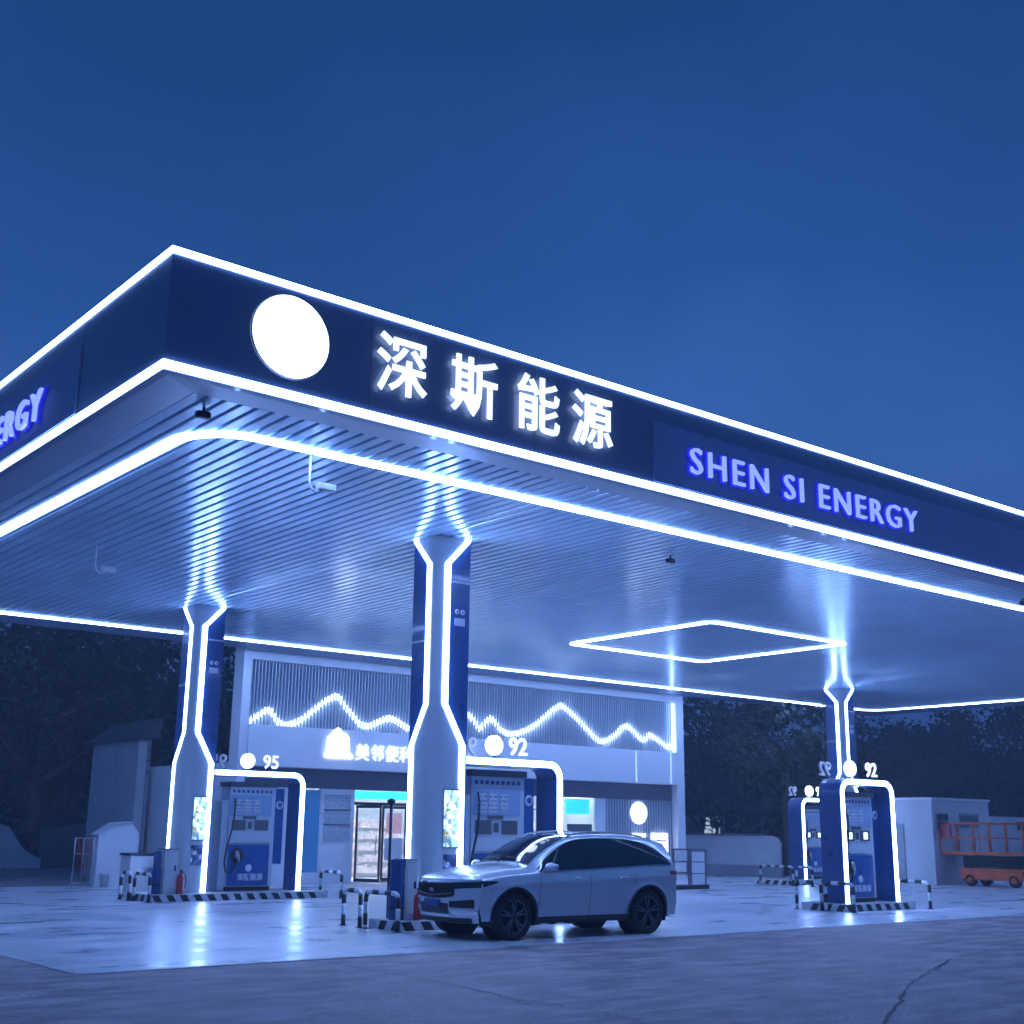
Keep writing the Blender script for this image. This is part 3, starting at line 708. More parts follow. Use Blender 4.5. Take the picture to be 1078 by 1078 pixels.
# ------------------------------------------------------------------ neighbours on the left
root = thing('annexe', (13.2, 41, 0), 'tall pale rendered annexe with a dark sloping roof at the left of the shop', 'building')
a0 = onY(147, 778, 41); a1 = onY(240, 770, 41)
ax0, ax1, az = a0.x - 13.2, 17.8 - 13.2, a0.z
box('wall', 'plaster', root, ax0, ax1, 0, 4, 0, az)
MB().prism([(ax0 - .25, az + .003), (ax1 + .2, az + .003), ((ax0 + ax1) / 2 + .5, az + .75)], -.2, 4.2, 'y').build('roof', 'roof_tile', root)
box('downpipe', 'steel', root, ax0 + .3, ax0 + .38, -.08, -.002, .1, az - .05)
root = thing('shed', (14.95, 36.3, 0), 'small bright white lean-to shed with a slanting top', 'shed')
MB().prism([(-.55, 0), (.62, 0), (.66, 1.45), (.42, 1.76), (-.1, 1.72), (-.55, 1.42)], 0, .4, 'y').build('wall', 'store_white', root)
MB().prism([(-.60, 1.40), (-.1, 1.735), (.43, 1.775), (.43, 1.81), (-.11, 1.77), (-.62, 1.44)], -.06, .45, 'y').build('roof_edge', 'white_paint', root)
root = thing('display_rack', (13.75, 36.35, 0), 'metal rack with hanging tools beside the white shed', 'rack')
m = MB()
for x in (0, .25, .55): m.cyl((x, 0, 0), (x, 0, 1.35), .018, n=8)
for z in (.1, .9, 1.33): m.cyl((0, 0, z), (.55, 0, z), .014, n=8)
m.build('frame', 'steel', root)
m = MB()
for k in range(5): m.tube([(.08 + k * .1, -.03, 1.3), (.09 + k * .1, -.05, .8), (.07 + k * .1, -.04, .45 + .1 * (k % 2))], .012, 6)
m.build('tools', 'red_paint', root)
root = thing('bucket', (14.55, 36.0, 0), 'small pale bucket standing against the white shed', 'bucket')
MB().lathe([(0, 0), (.11, 0), (.14, .34), (.15, .35), (.135, .34), (.10, .03)], (0, 0, 0), 'z', 20).build('body', 'paper', root)
MB().tube([(.14 * math.cos(a), 0, .34 + .1 * math.sin(a)) for a in [PI * k / 10 for k in range(11)]], .006, 6).build('handle', 'steel', root)
root = thing('equipment_box', (12.9, 30.4, 0), 'grey box with a dark lid behind the leftmost hoops', 'box')
box('case', 'plaster', root, 0, .85, 0, .6, .05, .98, bevel=.01); box('lid', 'black', root, -.03, .88, -.03, .63, .985, 1.04, bevel=.01)
box('feet', 'black', root, .05, .8, .05, .55, 0, .048); box('vent', 'steel', root, .2, .6, -.012, -.001, .5, .7)

def wall_thing(name, pts, th, m, label, cat='wall', parts=()):
    """pts: (x, y, height) along the foot"""
    root = thing(name, (pts[0][0], pts[0][1], 0), label, cat)
    mb = MB(); ox, oy = pts[0][0], pts[0][1]
    for (xa, ya, ha), (xb, yb, hb) in zip(pts[:-1], pts[1:]):
        d = Vector((xb - xa, yb - ya)).normalized(); nn = Vector((-d.y, d.x)) * th
        A = [(xa - ox, ya - oy), (xb - ox, yb - oy), (xb - ox + nn.x, yb - oy + nn.y), (xa - ox + nn.x, ya - oy + nn.y)]
        mb.add([(*A[0], 0), (*A[1], 0), (*A[2], 0), (*A[3], 0), (*A[0], ha), (*A[1], hb), (*A[2], hb), (*A[3], ha)],
               [(0, 3, 2, 1), (4, 5, 6, 7), (0, 1, 5, 4), (1, 2, 6, 5), (2, 3, 7, 6), (3, 0, 4, 7)])
    mb.build('wall', m, root); return root
# curved-top white wall far left
base = [onZ(px, 914) for px in (-140, -60, -10, 5, 12, 20, 30, 42)]
hs_ = (2.2, 2.0, 1.75, 1.6, 1.25, .85, .55, .35)
wl = wall_thing('garden_wall', [(b_.x, b_.y, h_) for b_, h_ in zip(base, hs_)], .3, 'plaster', 'white garden wall at the far left whose top sweeps down in a curve')
p0 = onZ(42, 914); p1 = onZ(102, 914)
wall_thing('brick_wall', [(p0.x, p0.y + .3, 1.5), (p1.x, p1.y, 1.9)], .3, 'brick_dark', 'low dark brick wall between the curved white wall and the shed')
root = thing('cottage', (20, 62, 0), 'low dark cottage with a flat tiled roof beyond the shed', 'house')
q0 = onY(84, 852, 62); q1 = onY(150, 852, 62)
box('wall', 'brick_dark', root, q0.x - 20, q1.x - 20, 0, 6, 0, q0.z); box('roof', 'roof_tile', root, q0.x - 20.4, q1.x - 19.6, -.4, 6.4, q0.z + .003, q0.z + .55)
box('window', 'window_dark', root, q0.x - 19, q0.x - 18, -.03, -.002, 1, 1.8)
# ------------------------------------------------------------------ right hand background
root = thing('boundary_wall', (39.8, 36.3, 0), 'low pale boundary wall with a dark plinth right of the shop', 'wall')
d = Vector((41.15 - 39.8, 33.4 - 36.3)); Lw = d.length; root.rotation_euler = (0, 0, math.atan2(d.y, d.x))
root.location = (39.8 - d.normalized().x * 1.6, 36.3 - d.normalized().y * 1.6, 0); Lw += 1.6
MB().prism([(0, .46), (Lw, .46), (Lw, 1.3), (Lw - .12, 1.52), (Lw - .35, 1.6), (0, 1.6)], 0, .25, 'y').build('panel', 'plaster', root)
box('plinth', 'plaster_grey', root, -.02, Lw + .02, -.04, .29, 0, .455); box('coping', 'brick_dark', root, 0, Lw - .5, -.05, .3, 1.605, 1.68)
hy = 62
h0 = onY(722, 858, hy); h1 = onY(764, 858, hy)
root = thing('farm_house', (h0.x, hy, 0), 'low pale house with one lit four pane window right of the shop', 'house')
box('wall', 'plaster', root, -4, h1.x - h0.x, 0, 5, 0, h0.z)
MB().prism([(-4.3, h0.z + .003), (h1.x - h0.x + .3, h0.z + .003), (h1.x - h0.x - 1, h0.z + 1.5), (-3, h0.z + 1.5)], -.3, 5.3, 'y').build('roof', 'roof_tile', root)
w0 = onY(741, 879, hy); w1 = onY(757, 861, hy)
wn = box('window', 'window_lit', root, w0.x - h0.x, w1.x - h0.x, -.03, -.002, w0.z, w1.z)
xm = (w0.x + w1.x) / 2 - h0.x; zm = (w0.z * .45 + w1.z * .55)
MB().box(xm - .04, xm + .04, -.06, -.031, w0.z, w1.z).box(w0.x - h0.x, w1.x - h0.x, -.065, -.061, zm - .05, zm + .05).box(w0.x - h0.x - .08, w0.x - h0.x, -.06, -.003, w0.z, w1.z).build('frame', 'black', wn)
b0 = onY(764, 868, 70); b1 = onY(822, 868, 70)
root = thing('barn', (b0.x, 70, 0), 'long low dark barn beyond the pale boundary wall', 'barn')
box('wall', 'plaster_grey', root, 0, b1.x - b0.x, 0, 6, 0, b0.z); box('roof', 'roof_tile', root, -.4, b1.x - b0.x + .4, -.4, 6.4, b0.z + .003, b0.z + .7)
box('door', 'window_dark', root, 1, 2.2, -.03, -.002, 0, 1.9)
# pale cabin on the right
root = thing('site_cabin', (40.9, 26.3, 0), 'pale boxy flat roofed cabin at the right behind the pumps', 'cabin')
box('wall', 'plaster', root, 0, 3.75, 0, 3.7, 0, 2.93); box('roof', 'white_paint', root, -.06, 3.81, -.06, 3.76, 2.932, 3.02)
box('window', 'window_dark', root, .22, .92, -.02, -.002, 1.95, 2.45)
MB().box(.18, .22, -.05, -.002, 1.91, 2.49).box(.92, .96, -.05, -.002, 1.91, 2.49).box(.22, .92, -.05, -.021, 2.18, 2.21).build('window_frame', 'steel', root)
vt = box('vent_panel', 'plaster_grey', root, 1.75, 3.0, -.03, -.002, 1.98, 2.5)
m = MB()
for k in range(6): m.box(1.8 + k * .2, 1.92 + k * .2, -.04, -.031, 2.05, 2.42)
m.build('vent_slots', 'header_dark', vt)
box('door', 'plaster_grey', root, -.03, -.002, 1.2, 2.1, .05, 2.1)
wall_thing('yard_wall', [(46.5, 31, 2.55), (62, 31, 2.55)], .3, 'plaster', 'plain pale yard wall beyond the orange lift')
# orange scissor lift
root = thing('scissor_lift', (41.25, 23.0, 0), 'orange scissor lift parked folded at the right edge', 'scissor lift')
box('chassis', 'orange_paint', root, 0, 1.15, .25, 2.55, .22, .52, bevel=.03)
box('chassis_tray', 'orange_paint', root, .06, 1.09, .15, 2.65, .525, .60, bevel=.01)
for x in (.0, .97):
    for y in (.55, 2.2):
        wh = MB().lathe([(0, 0), (.19, 0), (.21, .02), (.21, .16), (.19, .18), (0, .18)], (x, y, .212), 'x', 24).build('wheel', 'rubber', root)
        MB().lathe([(0, -.006), (.11, -.006), (.11, .0), ], (x, y, .212), 'x', 20).build('hub', 'orange_paint', wh)
sc = MB()
for z in (.64, .74, .84, .94): 
    for x in (.15, .95): sc.tube([(x, .3, z), (x, 2.5, z + .07)], .035, 6); sc.tube([(x + .06, 2.5, z), (x + .06, .3, z + .07)], .035, 6)
for y in (.3, 1.4, 2.5): sc.cyl((.15, y, .82), (1.0, y, .82), .03)
sc.build('scissor_arms', 'plastic_dark', root)
box('deck', 'orange_paint', root, -.04, 1.19, .1, 3.25, 1.06, 1.16, bevel=.01)
rl = MB()
for x in (-.02, 1.17):
    for y in [.1 + .63 * k for k in range(6)]: rl.cyl((x, y, 1.16), (x, y, 2.12), .028, n=8)
    for z in (1.62, 2.12): rl.cyl((x, .1, z), (x, 3.25, z), .03, n=8)
for y in (.1, 3.25):
    for z in (1.62, 2.12): rl.cyl((-.02, y, z), (1.17, y, z), .03, n=8)
rl.tube([(-.02, 1.9, 2.1), (-.02, 1.75, 1.9), (-.02, 1.7, 1.62), (-.02, 1.7, 1.18)], .018, 8)
rl.build('guard_rails', 'orange_paint', root)
box('control_box', 'plastic_dark', root, .1, .45, .15, .35, 1.9, 2.18, bevel=.01); box('toe_box', 'red_paint', root, -.05, .02, 2.8, 3.2, 1.66, 2.08)
# platform with railing right of the shop
root = thing('railed_platform', (28.95, 27.6, 0), 'small dark platform with a steel railing behind the tail of the car', 'platform')
box('slab', 'plaster_grey', root, 0, 1.5, 0, 1.5, 0, .10); box('edge', 'black', root, -.03, 1.53, -.03, -.002, 0, .13)
m = MB()
for x, y in ((.05, .05), (.8, .05), (1.45, .05), (1.45, .75), (1.45, 1.45), (.05, 1.45)): m.box(x - .02, x + .02, y - .02, y + .02, .1, 1.18)
for z in (.45, .8, 1.16): m.box(.07, 1.43, .035, .065, z, z + .03); m.box(1.435, 1.465, .07, 1.43, z, z + .03)
m.build('railing', 'header_dark', root)
box('glass_panel', 'store_white', root, .82, 1.42, .045, .055, .14, 1.1)
box('notice_board', 'paper', root, .1, .6, .02, .03, .85, 1.15)

# ------------------------------------------------------------------ trees
def make_tree(h, wd, seed, leafm, clumps=46, per=85, crown0=.22, name='broadleaf_tree'):
    rnd = random.Random(seed); root = bpy.data.objects.new(name, None); COL.objects.link(root)
    tr = MB(); tops = []
    main = [(0, 0, 0)]; p = Vector((0, 0, 0)); H = h * .62
    for k in range(1, 7): p = Vector((rnd.uniform(-.12, .12) * k * .4, rnd.uniform(-.12, .12) * k * .4, H * k / 6)); main.append(tuple(p))
    r0 = .022 * h + .05
    tr.tube(main, [r0 * (1.25 if k == 0 else 1 - k * .12) for k in range(7)], 9)
    for k in range(9):
        z = h * rnd.uniform(crown0, .6); a = rnd.uniform(0, 2 * PI); ln_ = wd * rnd.uniform(.28, .5)
        q = Vector((0, 0, z)); pts = [q]
        for j in range(1, 4): pts.append(q + Vector((math.cos(a + j * .1) * ln_ * j / 3, math.sin(a + j * .1) * ln_ * j / 3, ln_ * .55 * j / 3 + rnd.uniform(-.1, .1))))
        tr.tube(pts, [r0 * .42, r0 * .3, r0 * .2, r0 * .08], 6); tops.append(pts[-1])
    t_ = tr.build('trunk', 'bark', root)
    lf = MB()
    for c_ in range(clumps):
        u = rnd.random(); zc = h * (crown0 + .06 + (.92 - crown0) * u)
        env = wd * .5 * math.sin(PI * min(1, max(.12, (zc / h - crown0 + .08) / (1.1 - crown0)))) ** .7
        a = rnd.uniform(0, 2 * PI); rr = env * math.sqrt(rnd.uniform(.08, 1))
        c3 = Vector((math.cos(a) * rr, math.sin(a) * rr, zc)); cs = rnd.uniform(.09, .17) * wd
        for j in range(per):
            d3 = Vector((rnd.gauss(0, 1), rnd.gauss(0, 1), rnd.gauss(0, .75))) * cs * .55
            o3 = c3 + d3; s_ = rnd.uniform(.08, .17) * (1 + h * .045)
            n3 = Vector((rnd.gauss(0, 1), rnd.gauss(0, 1), rnd.gauss(0, 1))).normalized(); u3 = n3.orthogonal().normalized(); v3 = n3.cross(u3)
            lf.add([o3 - u3 * s_, o3 - v3 * s_ * .55, o3 + u3 * s_, o3 + v3 * s_ * .55], [(0, 1, 2, 3)])
    lf.build('crown', leafm, root)
    return root
V = [make_tree(11, 9, 1, 'foliage_dark'), make_tree(9, 8, 2, 'foliage_dark', crown0=.15), make_tree(10.5, 6.5, 3, 'foliage_mid', crown0=.3, clumps=36), make_tree(2.4, 3.2, 4, 'foliage_dark', clumps=16, per=70, crown0=.05, name='shrub')]
used = set()
def put(v, px, dist, s, rz, label, cat='tree', group='trees behind the station'):
    """px: bearing as a photo column on the horizon; dist: metres from the viewer"""
    d = RX * (px - 539) - RY * (876 - 539) - RZ * 1324; d.z = 0; d.normalize()
    o = V[v] if v not in used else copy_tree(V[v]); used.add(v)
    o.location = (d.x * dist, d.y * dist, 0); o.rotation_euler = (0, 0, rz); o.scale = (s, s, s * random.uniform(.92, 1.08)); tag(o, label, cat, group); return o
put(0, -30, 66, 1.15, .3, 'dense dark tree at the far left edge behind the curved white wall')
put(1, 32, 60, 1.25, 1.1, 'dark spreading tree right behind the low end of the curved white wall')
put(0, 80, 78, 1.25, 2.0, 'tall dark tree behind the low cottage roof')
put(1, 122, 70, 1.35, 2.9, 'broad dark tree between the cottage and the pale annexe')
put(0, 165, 84, 1.35, 4.0, 'tall dark tree rising behind the pale annexe')
put(2, 225, 80, 1.3, .6, 'narrow tree seen between the left column and the shop')
put(0, 738, 92, 1.0, .9, 'dark tree behind the house with the lit window')
put(1, 782, 84, 1.05, 1.7, 'dark rounded tree behind the long barn')
put(2, 828, 56, .82, 2.2, 'lighter slender tree with a visible trunk left of the far pump')
put(0, 862, 88, 1.05, 3.1, 'dark tree behind the far lit pump arch')
put(1, 922, 96, 1.15, 4.4, 'dark tree just right of the far column')
put(0, 965, 100, .95, 5.1, 'dark tree rising over the left half of the pale cabin')
put(2, 1010, 90, .9, .2, 'slender tree rising over the right half of the pale cabin')
put(1, 1052, 94, 1.1, 1.4, 'dark tree above the orange lift')
put(0, 1100, 88, 1.0, 2.6, 'dark tree at the right edge of the view')
put(3, 40, 63, 1.2, .5, 'low dark bush behind the low end of the curved white wall', 'bush', 'bushes by the walls')
put(3, 66, 60, 1.0, 1.5, 'small dark bush above the brick wall', 'bush', 'bushes by the walls')
put(3, 812, 62, 1.0, 2.5, 'dark bush behind the right end of the pale boundary wall', 'bush', 'bushes by the walls')
# distant hedge row closing the horizon
hd = MB(); rnd = random.Random(5)
for k in range(30000):
    px = rnd.uniform(-150, 1250); d = RX * (px - 539) - RY * 337 - RZ * 1324; d.z = 0; d.normalize(); D = rnd.uniform(108, 124)
    z = rnd.uniform(.1, 11 if px > 260 else 17)
    if z > (8.2 if px > 260 else 14) + 1.6 * math.sin(px * .021) + .8 * math.sin(px * .07 + 1): continue
    o3 = d * D + Vector((0, 0, z)); s_ = rnd.uniform(.5, 1.0)
    n3 = Vector((rnd.gauss(0, 1), rnd.gauss(0, 1), rnd.gauss(0, 1))).normalized(); u3 = n3.orthogonal().normalized(); v3 = n3.cross(u3)
    hd.add([o3 - u3 * s_, o3 - v3 * s_ * .6, o3 + u3 * s_, o3 + v3 * s_ * .6], [(0, 1, 2, 3)])
tag(hd.build('distant_wood', 'foliage_dark'), 'far dark wood closing the horizon', 'wood', kind='stuff')
# ------------------------------------------------------------------ parked SUV (local +x = nose, +y = its left side)
def lerp(tab, x):
    if x <= tab[0][0]: return tab[0][1]
    for (a, va), (b2, vb) in zip(tab[:-1], tab[1:]):
        if x <= b2:
            t = (x - a) / (b2 - a); t = t * t * (3 - 2 * t) * .35 + t * .65; return va + (vb - va) * t
    return tab[-1][1]
def cr_(tab, x):      # Catmull-Rom on a table
    n = len(tab)
    if x <= tab[0][0]: return tab[0][1]
    if x >= tab[-1][0]: return tab[-1][1]
    for i in range(n - 1):
        if x <= tab[i + 1][0]: break
    x0, y0 = tab[i]; x1, y1 = tab[i + 1]; h = x1 - x0; t = (x - x0) / h
    m0 = (y1 - tab[i - 1][1]) / (x1 - tab[i - 1][0]) * h if i > 0 else y1 - y0
    m1 = (tab[i + 2][1] - y0) / (tab[i + 2][0] - x0) * h if i < n - 2 else y1 - y0
    return (2 * t**3 - 3 * t**2 + 1) * y0 + (t**3 - 2 * t**2 + t) * m0 + (-2 * t**3 + 3 * t**2) * y1 + (t**3 - t**2) * m1
TOP = [(-2.10, 1.535), (-1.8, 1.61), (-1.3, 1.655), (-.8, 1.672), (-.3, 1.668), (.05, 1.64), (.35, 1.56), (.75, 1.36), (1.02, 1.19), (1.10, 1.155), (1.4, 1.13), (1.8, 1.09), (2.06, 1.045)]
BELT = [(-2.10, 1.10), (-1.6, 1.105), (-1.0, 1.08), (0, 1.04), (.8, 1.02), (1.2, 1.01), (1.7, .975), (2.06, .93)]
WSH = [(-2.10, .90), (-1.8, .935), (-1.4, .95), (0, .945), (1.2, .95), (1.6, .935), (1.9, .90), (2.06, .865)]
WRF = [(-2.10, .56), (-1.6, .60), (-.5, .625), (.3, .62), (.8, .66), (1.1, .74), (1.6, .73), (2.06, .66)]
FA, RA, WR_, AR = 1.435, -1.41, .365, .425
def sill(x):
    z = .30 if -1.9 < x < 1.9 else .30
    for c_ in (FA, RA):
        if abs(x - c_) < AR: z = max(z, .36 + math.sqrt(AR * AR - (x - c_) ** 2))
    return z
def side_y(x, z):
    ws = cr_(WSH, x); b2 = cr_(BELT, x); f = max(0, min(1, (z - .30) / (b2 - .30)))
    y = ws - .055 * (1 - f) ** 2.2 + .012 * math.sin(PI * f) - .035 * max(0, (f - .86) / .14) ** 2
    y += .014 * math.exp(-((f - .80) / .06) ** 2) - .012 * math.exp(-((f - .22) / .07) ** 2)
    for c_ in (FA, RA):   # flared arches
        d = math.hypot(x - c_, z - .36); y += .016 * math.exp(-((d - .44) / .06) ** 2)
    if f >= 1:
        zt = cr_(TOP, x); wr = cr_(WRF, x); ze = zt - .05; g_ = min(1, (z - b2) / max(.02, ze - b2)); yb = ws - .035
        y = yb + (wr - yb) * (g_ ** 1.25)
    return y
def lean(z): return max(0, z - .80) * .42 + max(0, .48 - z) * .35
def warp(x, z):
    if x > 1.5: return x - lean(z) * min(1, (x - 1.5) / .55)
    if x < -1.7: return x + max(0, z - .95) * .0
    return x
xs = sorted(set([round(-2.10 + k * .04, 3) for k in range(105) if -2.10 + k * .04 < 2.06] + [2.06, -2.10] + [c_ + s * AR * q for c_ in (FA, RA) for s in (-1, 1) for q in (.9999, .985, .95)]))
car = thing('parked_car', (14.72, 16.95, 0), 'silver sport utility car standing at the edge of the forecourt', 'car', rz=PI - .05)
def section(x):
    zb = sill(x); b2 = cr_(BELT, x); zt = cr_(TOP, x); wr = cr_(WRF, x); ze = zt - .05; P = []
    nf = 14
    for k in range(nf + 1): z = zb + (b2 - zb) * k / nf; P.append((side_y(x, z * .9999), z))
    for k in range(1, 7): z = b2 + (ze - b2) * k / 6; P.append((side_y(x, z), z))
    for k in range(1, 11): y = wr * math.cos(PI / 2 * k / 10); P.append((y, ze + .05 * (1 - (y / wr) ** 2)))
    return P
body = MB()
for sg in (1, -1):
    rows = [[(warp(x, z), sg * y, z) for y, z in section(x)] for x in xs]
    body.grid(rows, True, flip=(sg > 0))
def nose_x(y, z): return 2.385 - .33 * min(1, abs(y) / .865) ** 3.0 - lean(z) - .02 * math.exp(-((z - .62) / .1) ** 2) * 0
ZN = .93
# hood nose: from last station's top curve to the fascia top edge
P = section(2.06); topc = P[14:]; rows = []
for y, z in topc:
    row = []
    for k in range(7):
        t = k / 6; x = warp(2.06, z) * (1 - t) + nose_x(y, ZN) * t; zz = z + (ZN - z) * t ** 1.6
        row.append((x, y, zz))
    rows.append(row)
for sg in (1, -1): body.grid([[(x, sg * y, z) for x, y, z in r] for r in rows], True, flip=(sg < 0))
def ybound(z): return side_y(2.06, z)
fr_rows = []
for i in range(15):
    z = .27 + (ZN - .27) * i / 14; yb = min(.865, side_y(2.06, max(z, .3))); fr_rows.append([(nose_x(yb * q / 12, z), yb * q / 12, z) for q in range(-12, 13)])
body.grid(fr_rows, True)
# rear end
def tail_x(y, z): return -2.385 + .29 * min(1, abs(y) / .90) ** 3.2 + max(0, z - .95) * .22 + max(0, .5 - z) * .3
rows = []
for i in range(15):
    z = .32 + (1.10 - .32) * i / 14; yb = side_y(-2.10, z); rows.append([(tail_x(yb * q / 12, z), yb * q / 12, z) for q in range(-12, 13)])
body.grid(rows, True, flip=True)
P = section(-2.10); topc = P[14:]; rows = []
for y, z in topc:
    row = []
    for k in range(7):
        t = k / 6; row.append((-2.10 * (1 - t) + tail_x(min(y * 1.0, .9), 1.10) * t + .0, y * (1 - t) + (y + (.86 - y) * 0) * t, z + (1.10 - z) * t))
    rows.append(row)
for sg in (1, -1): body.grid([[(x, sg * y, z) for x, y, z in r] for r in rows], True, flip=(sg > 0))
bo = body.build('body', 'paint_car', car)
# underbody and wheel housings
ub = MB().box(-2.2, 2.2, -.60, .60, .26, .42).box(-.95, .98, -.86, .86, .24, .34); ub.build('underbody', 'plastic_dark', car)
for c_ in (FA, RA):
    for sg in (1, -1):
        wh = MB()
        rows = [[(c_ + (AR + .01) * math.cos(a), sg * yy, .36 + (AR + .01) * math.sin(a)) for yy in (.585, .90)] for a in [-.35 + (PI + .7) * k / 20 for k in range(21)]]
        wh.grid(rows, True); wh.add([(c_, sg * .585, .36)] + [(c_ + .43 * math.cos(2 * PI * k / 20), sg * .585, .36 + .43 * math.sin(2 * PI * k / 20)) for k in range(20)], [(0, k + 1, (k + 1) % 20 + 1) for k in range(20)])
        wh.build('wheel_housing', 'plastic_dark', car)
# trim on the surface
def side_patch(name, m, outline_lo, outline_hi, xa, xb, off, sg=1, nx=40, nz=6, parent=None):
    mb = MB(); rows = []
    for i in range(nx + 1):
        x = xa + (xb - xa) * i / nx; lo = outline_lo(x) if callable(outline_lo) else outline_lo; hi = outline_hi(x) if callable(outline_hi) else outline_hi
        rows.append([(warp(x, lo + (hi - lo) * j / nz), sg * (side_y(x, lo + (hi - lo) * j / nz) + off), lo + (hi - lo) * j / nz) for j in range(nz + 1)])
    mb.grid(rows, True, flip=(sg > 0)); return mb.build(name, m, parent or car)
WLO = lambda x: cr_(BELT, x) + .035
WHI = lambda x: cr_([(-2.02, 1.16), (-1.93, 1.27), (-1.75, 1.40), (-1.45, 1.51), (-1.0, 1.567), (-.3, 1.572), (0.05, 1.54), (.30, 1.46), (.62, 1.29), (.92, 1.10), (.97, 1.06)], x)
for sg in (1, -1):
    side_patch('side_glass', 'car_glass', WLO, lambda x: max(WLO(x) + .002, WHI(x)), -2.02, .94, .006, sg, 60, 8)
    side_patch('window_trim', 'chrome', lambda x: WLO(x) - .022, lambda x: WLO(x) - .004, -2.0, .98, .010, sg, 50, 1)
    for xp in (-.12, -1.08): side_patch('window_pillar', 'black_gloss', WLO, WHI, xp - .035, xp + .035, .009, sg, 2, 6)
    side_patch('sill_trim', 'plastic_dark', .302, .345, -.97, .99, .010, sg, 30, 1)
    for c_ in (FA, RA):
        mb = MB(); rows = []
        for k in range(33):
            a = -.12 + (PI + .24) * k / 32; rr = []
            for q, of in ((AR - .005, .012), (AR + .03, .014)):
                x = c_ + q * math.cos(a); z = .36 + q * math.sin(a); z = max(z, .302); rr.append((warp(x, z), sg * (side_y(min(2.05, x), z) + of), z))
            rows.append(rr)
        mb.grid(rows, True, flip=(sg > 0)); mb.build('arch_trim', 'plastic_dark', car)
    # door shut lines, handles
    dl = MB()
    for xa, xb in ((.98, .93), (-.10, -.12), (-1.02, -1.10)):
        pts = []
        for j in range(13):
            z = .345 + (1.0 - .345) * j / 12; x = xa + (xb - xa) * j / 12
            if xa < -1 and z < .80: x = RA + math.sqrt(max(0, .47 ** 2 - (z - .36) ** 2)) if z > .36 else RA + .47
            pts.append((x, z))
        rows = [[(x - .004, sg * (side_y(x, z) + .0035), z), (x + .004, sg * (side_y(x, z) + .0035), z)] for x, z in pts]
        dl.grid(rows, False)
    dl.build('shut_line', 'black', car)
    for xh in (.10, -.93):
        hd_ = MB().tube([(xh - .0, sg * (side_y(xh, .93) + .005), .93), (xh + .03, sg * (side_y(xh, .93) + .03), .935), (xh + .17, sg * (side_y(xh, .93) + .03), .935), (xh + .20, sg * (side_y(xh, .93) + .005), .93)], .013, 8).build('door_handle', 'chrome', car)
    # mirror
    mr_ = MB(); rows = []
    for i in range(9):
        t = -PI / 2 + PI * i / 8; rows.append([(.80 + .09 * math.cos(t) * math.cos(a) * 1.0, sg * (1.05 + .115 * math.sin(t)), 1.115 + .075 * math.cos(t) * math.sin(a)) for a in [2 * PI * k / 16 for k in range(17)]])
    mr_.grid(rows); mr_.box(.77, .83, min(sg * .88, sg * 1.0), max(sg * .88, sg * 1.0), 1.06, 1.09); mo = mr_.build('mirror', 'paint_car', car)
    box('mirror_glass', 'chrome', mo, .705, .712, min(sg * .97, sg * 1.12), max(sg * .97, sg * 1.12), 1.07, 1.16)
    # roof rail
    MB().tube([(.15, sg * .60, 1.575), (.05, sg * .61, 1.63), (-.3, sg * .61, 1.672), (-.8, sg * .60, 1.678), (-1.3, sg * .585, 1.65), (-1.6, sg * .57, 1.60)], .014, 8).build('roof_rail', 'steel', car)
    # lights
    mb = MB(); rows = []
    for i in range(17):
        t = i / 16; y = .44 + .42 * t; z0_ = .775 + .035 * t; z1_ = .885 + .02 * t
        rows.append([(nose_x(min(y, .862), z0_ + (z1_ - z0_) * j / 4) + .008, sg * y, z0_ + (z1_ - z0_) * j / 4) for j in range(5)])
    last = rows[-1]
    for i in range(1, 11):
        t = i / 10; x = 2.05 - .26 * t; z0_ = .81 + .075 * t; z1_ = .905 + .005 * t
        rows.append([(warp(x, z0_ + (z1_ - z0_) * j / 4), sg * (side_y(x, z0_ + (z1_ - z0_) * j / 4) + .008), z0_ + (z1_ - z0_) * j / 4) for j in range(5)])
    mb.grid(rows, True); hl = mb.build('headlight', 'black_gloss', car)
    mb = MB(); rows = []
    for i in range(13):
        t = i / 12; y = .47 + .36 * t; z0_ = .872 + .018 * t
        rows.append([(nose_x(y, z0_) + .014, sg * y, z0_), (nose_x(y, z0_ + .008) + .014, sg * y, z0_ + .008)])
    mb.grid(rows, True).build('light_bar', 'chrome', hl)
    # tail lamp
    side_patch('tail_light', 'red_paint', lambda x: .97, lambda x: 1.03, -2.098, -1.92, .007, sg, 8, 2)
    # lower corner intake and bright insert
    def fpatch(name, m, y0, y1, zlo, zhi, off, ny=14, nz=4):
        mb = MB(); rows = []
        for i in range(ny + 1):
            y = y0 + (y1 - y0) * i / ny; a, b3 = zlo(abs(y)), zhi(abs(y))
            rows.append([(nose_x(y, a + (b3 - a) * j / nz) + off, y, a + (b3 - a) * j / nz) for j in range(nz + 1)])
        return mb.grid(rows, True).build(name, m, car)
    ya, yb = sorted((sg * .42, sg * .80))
    fpatch('corner_intake', 'black', ya, yb, lambda y: .50, lambda y: .60 + .10 * max(0, (y - .5)), .006)
    ya, yb = sorted((sg * .46, sg * .82))
    fpatch('fog_insert', 'chrome', ya, yb, lambda y: .405, lambda y: .455, .010)
    fpatch('bright_strip', 'chrome', ya, yb, lambda y: .485, lambda y: .495, .010)
gr = fpatch('grille', 'black_gloss', -.52, .52, lambda y: .635 + .05 * (y / .52) ** 4, lambda y: .868, .010, 24, 8)
mb = MB()
for k in range(-12, 13):
    y = k * .04; mb.box(nose_x(y, .75) + .006, nose_x(y, .75) + .022, y - .005, y + .005, .66, .85)
mb.build('grille_bars', 'plastic_dark', gr)
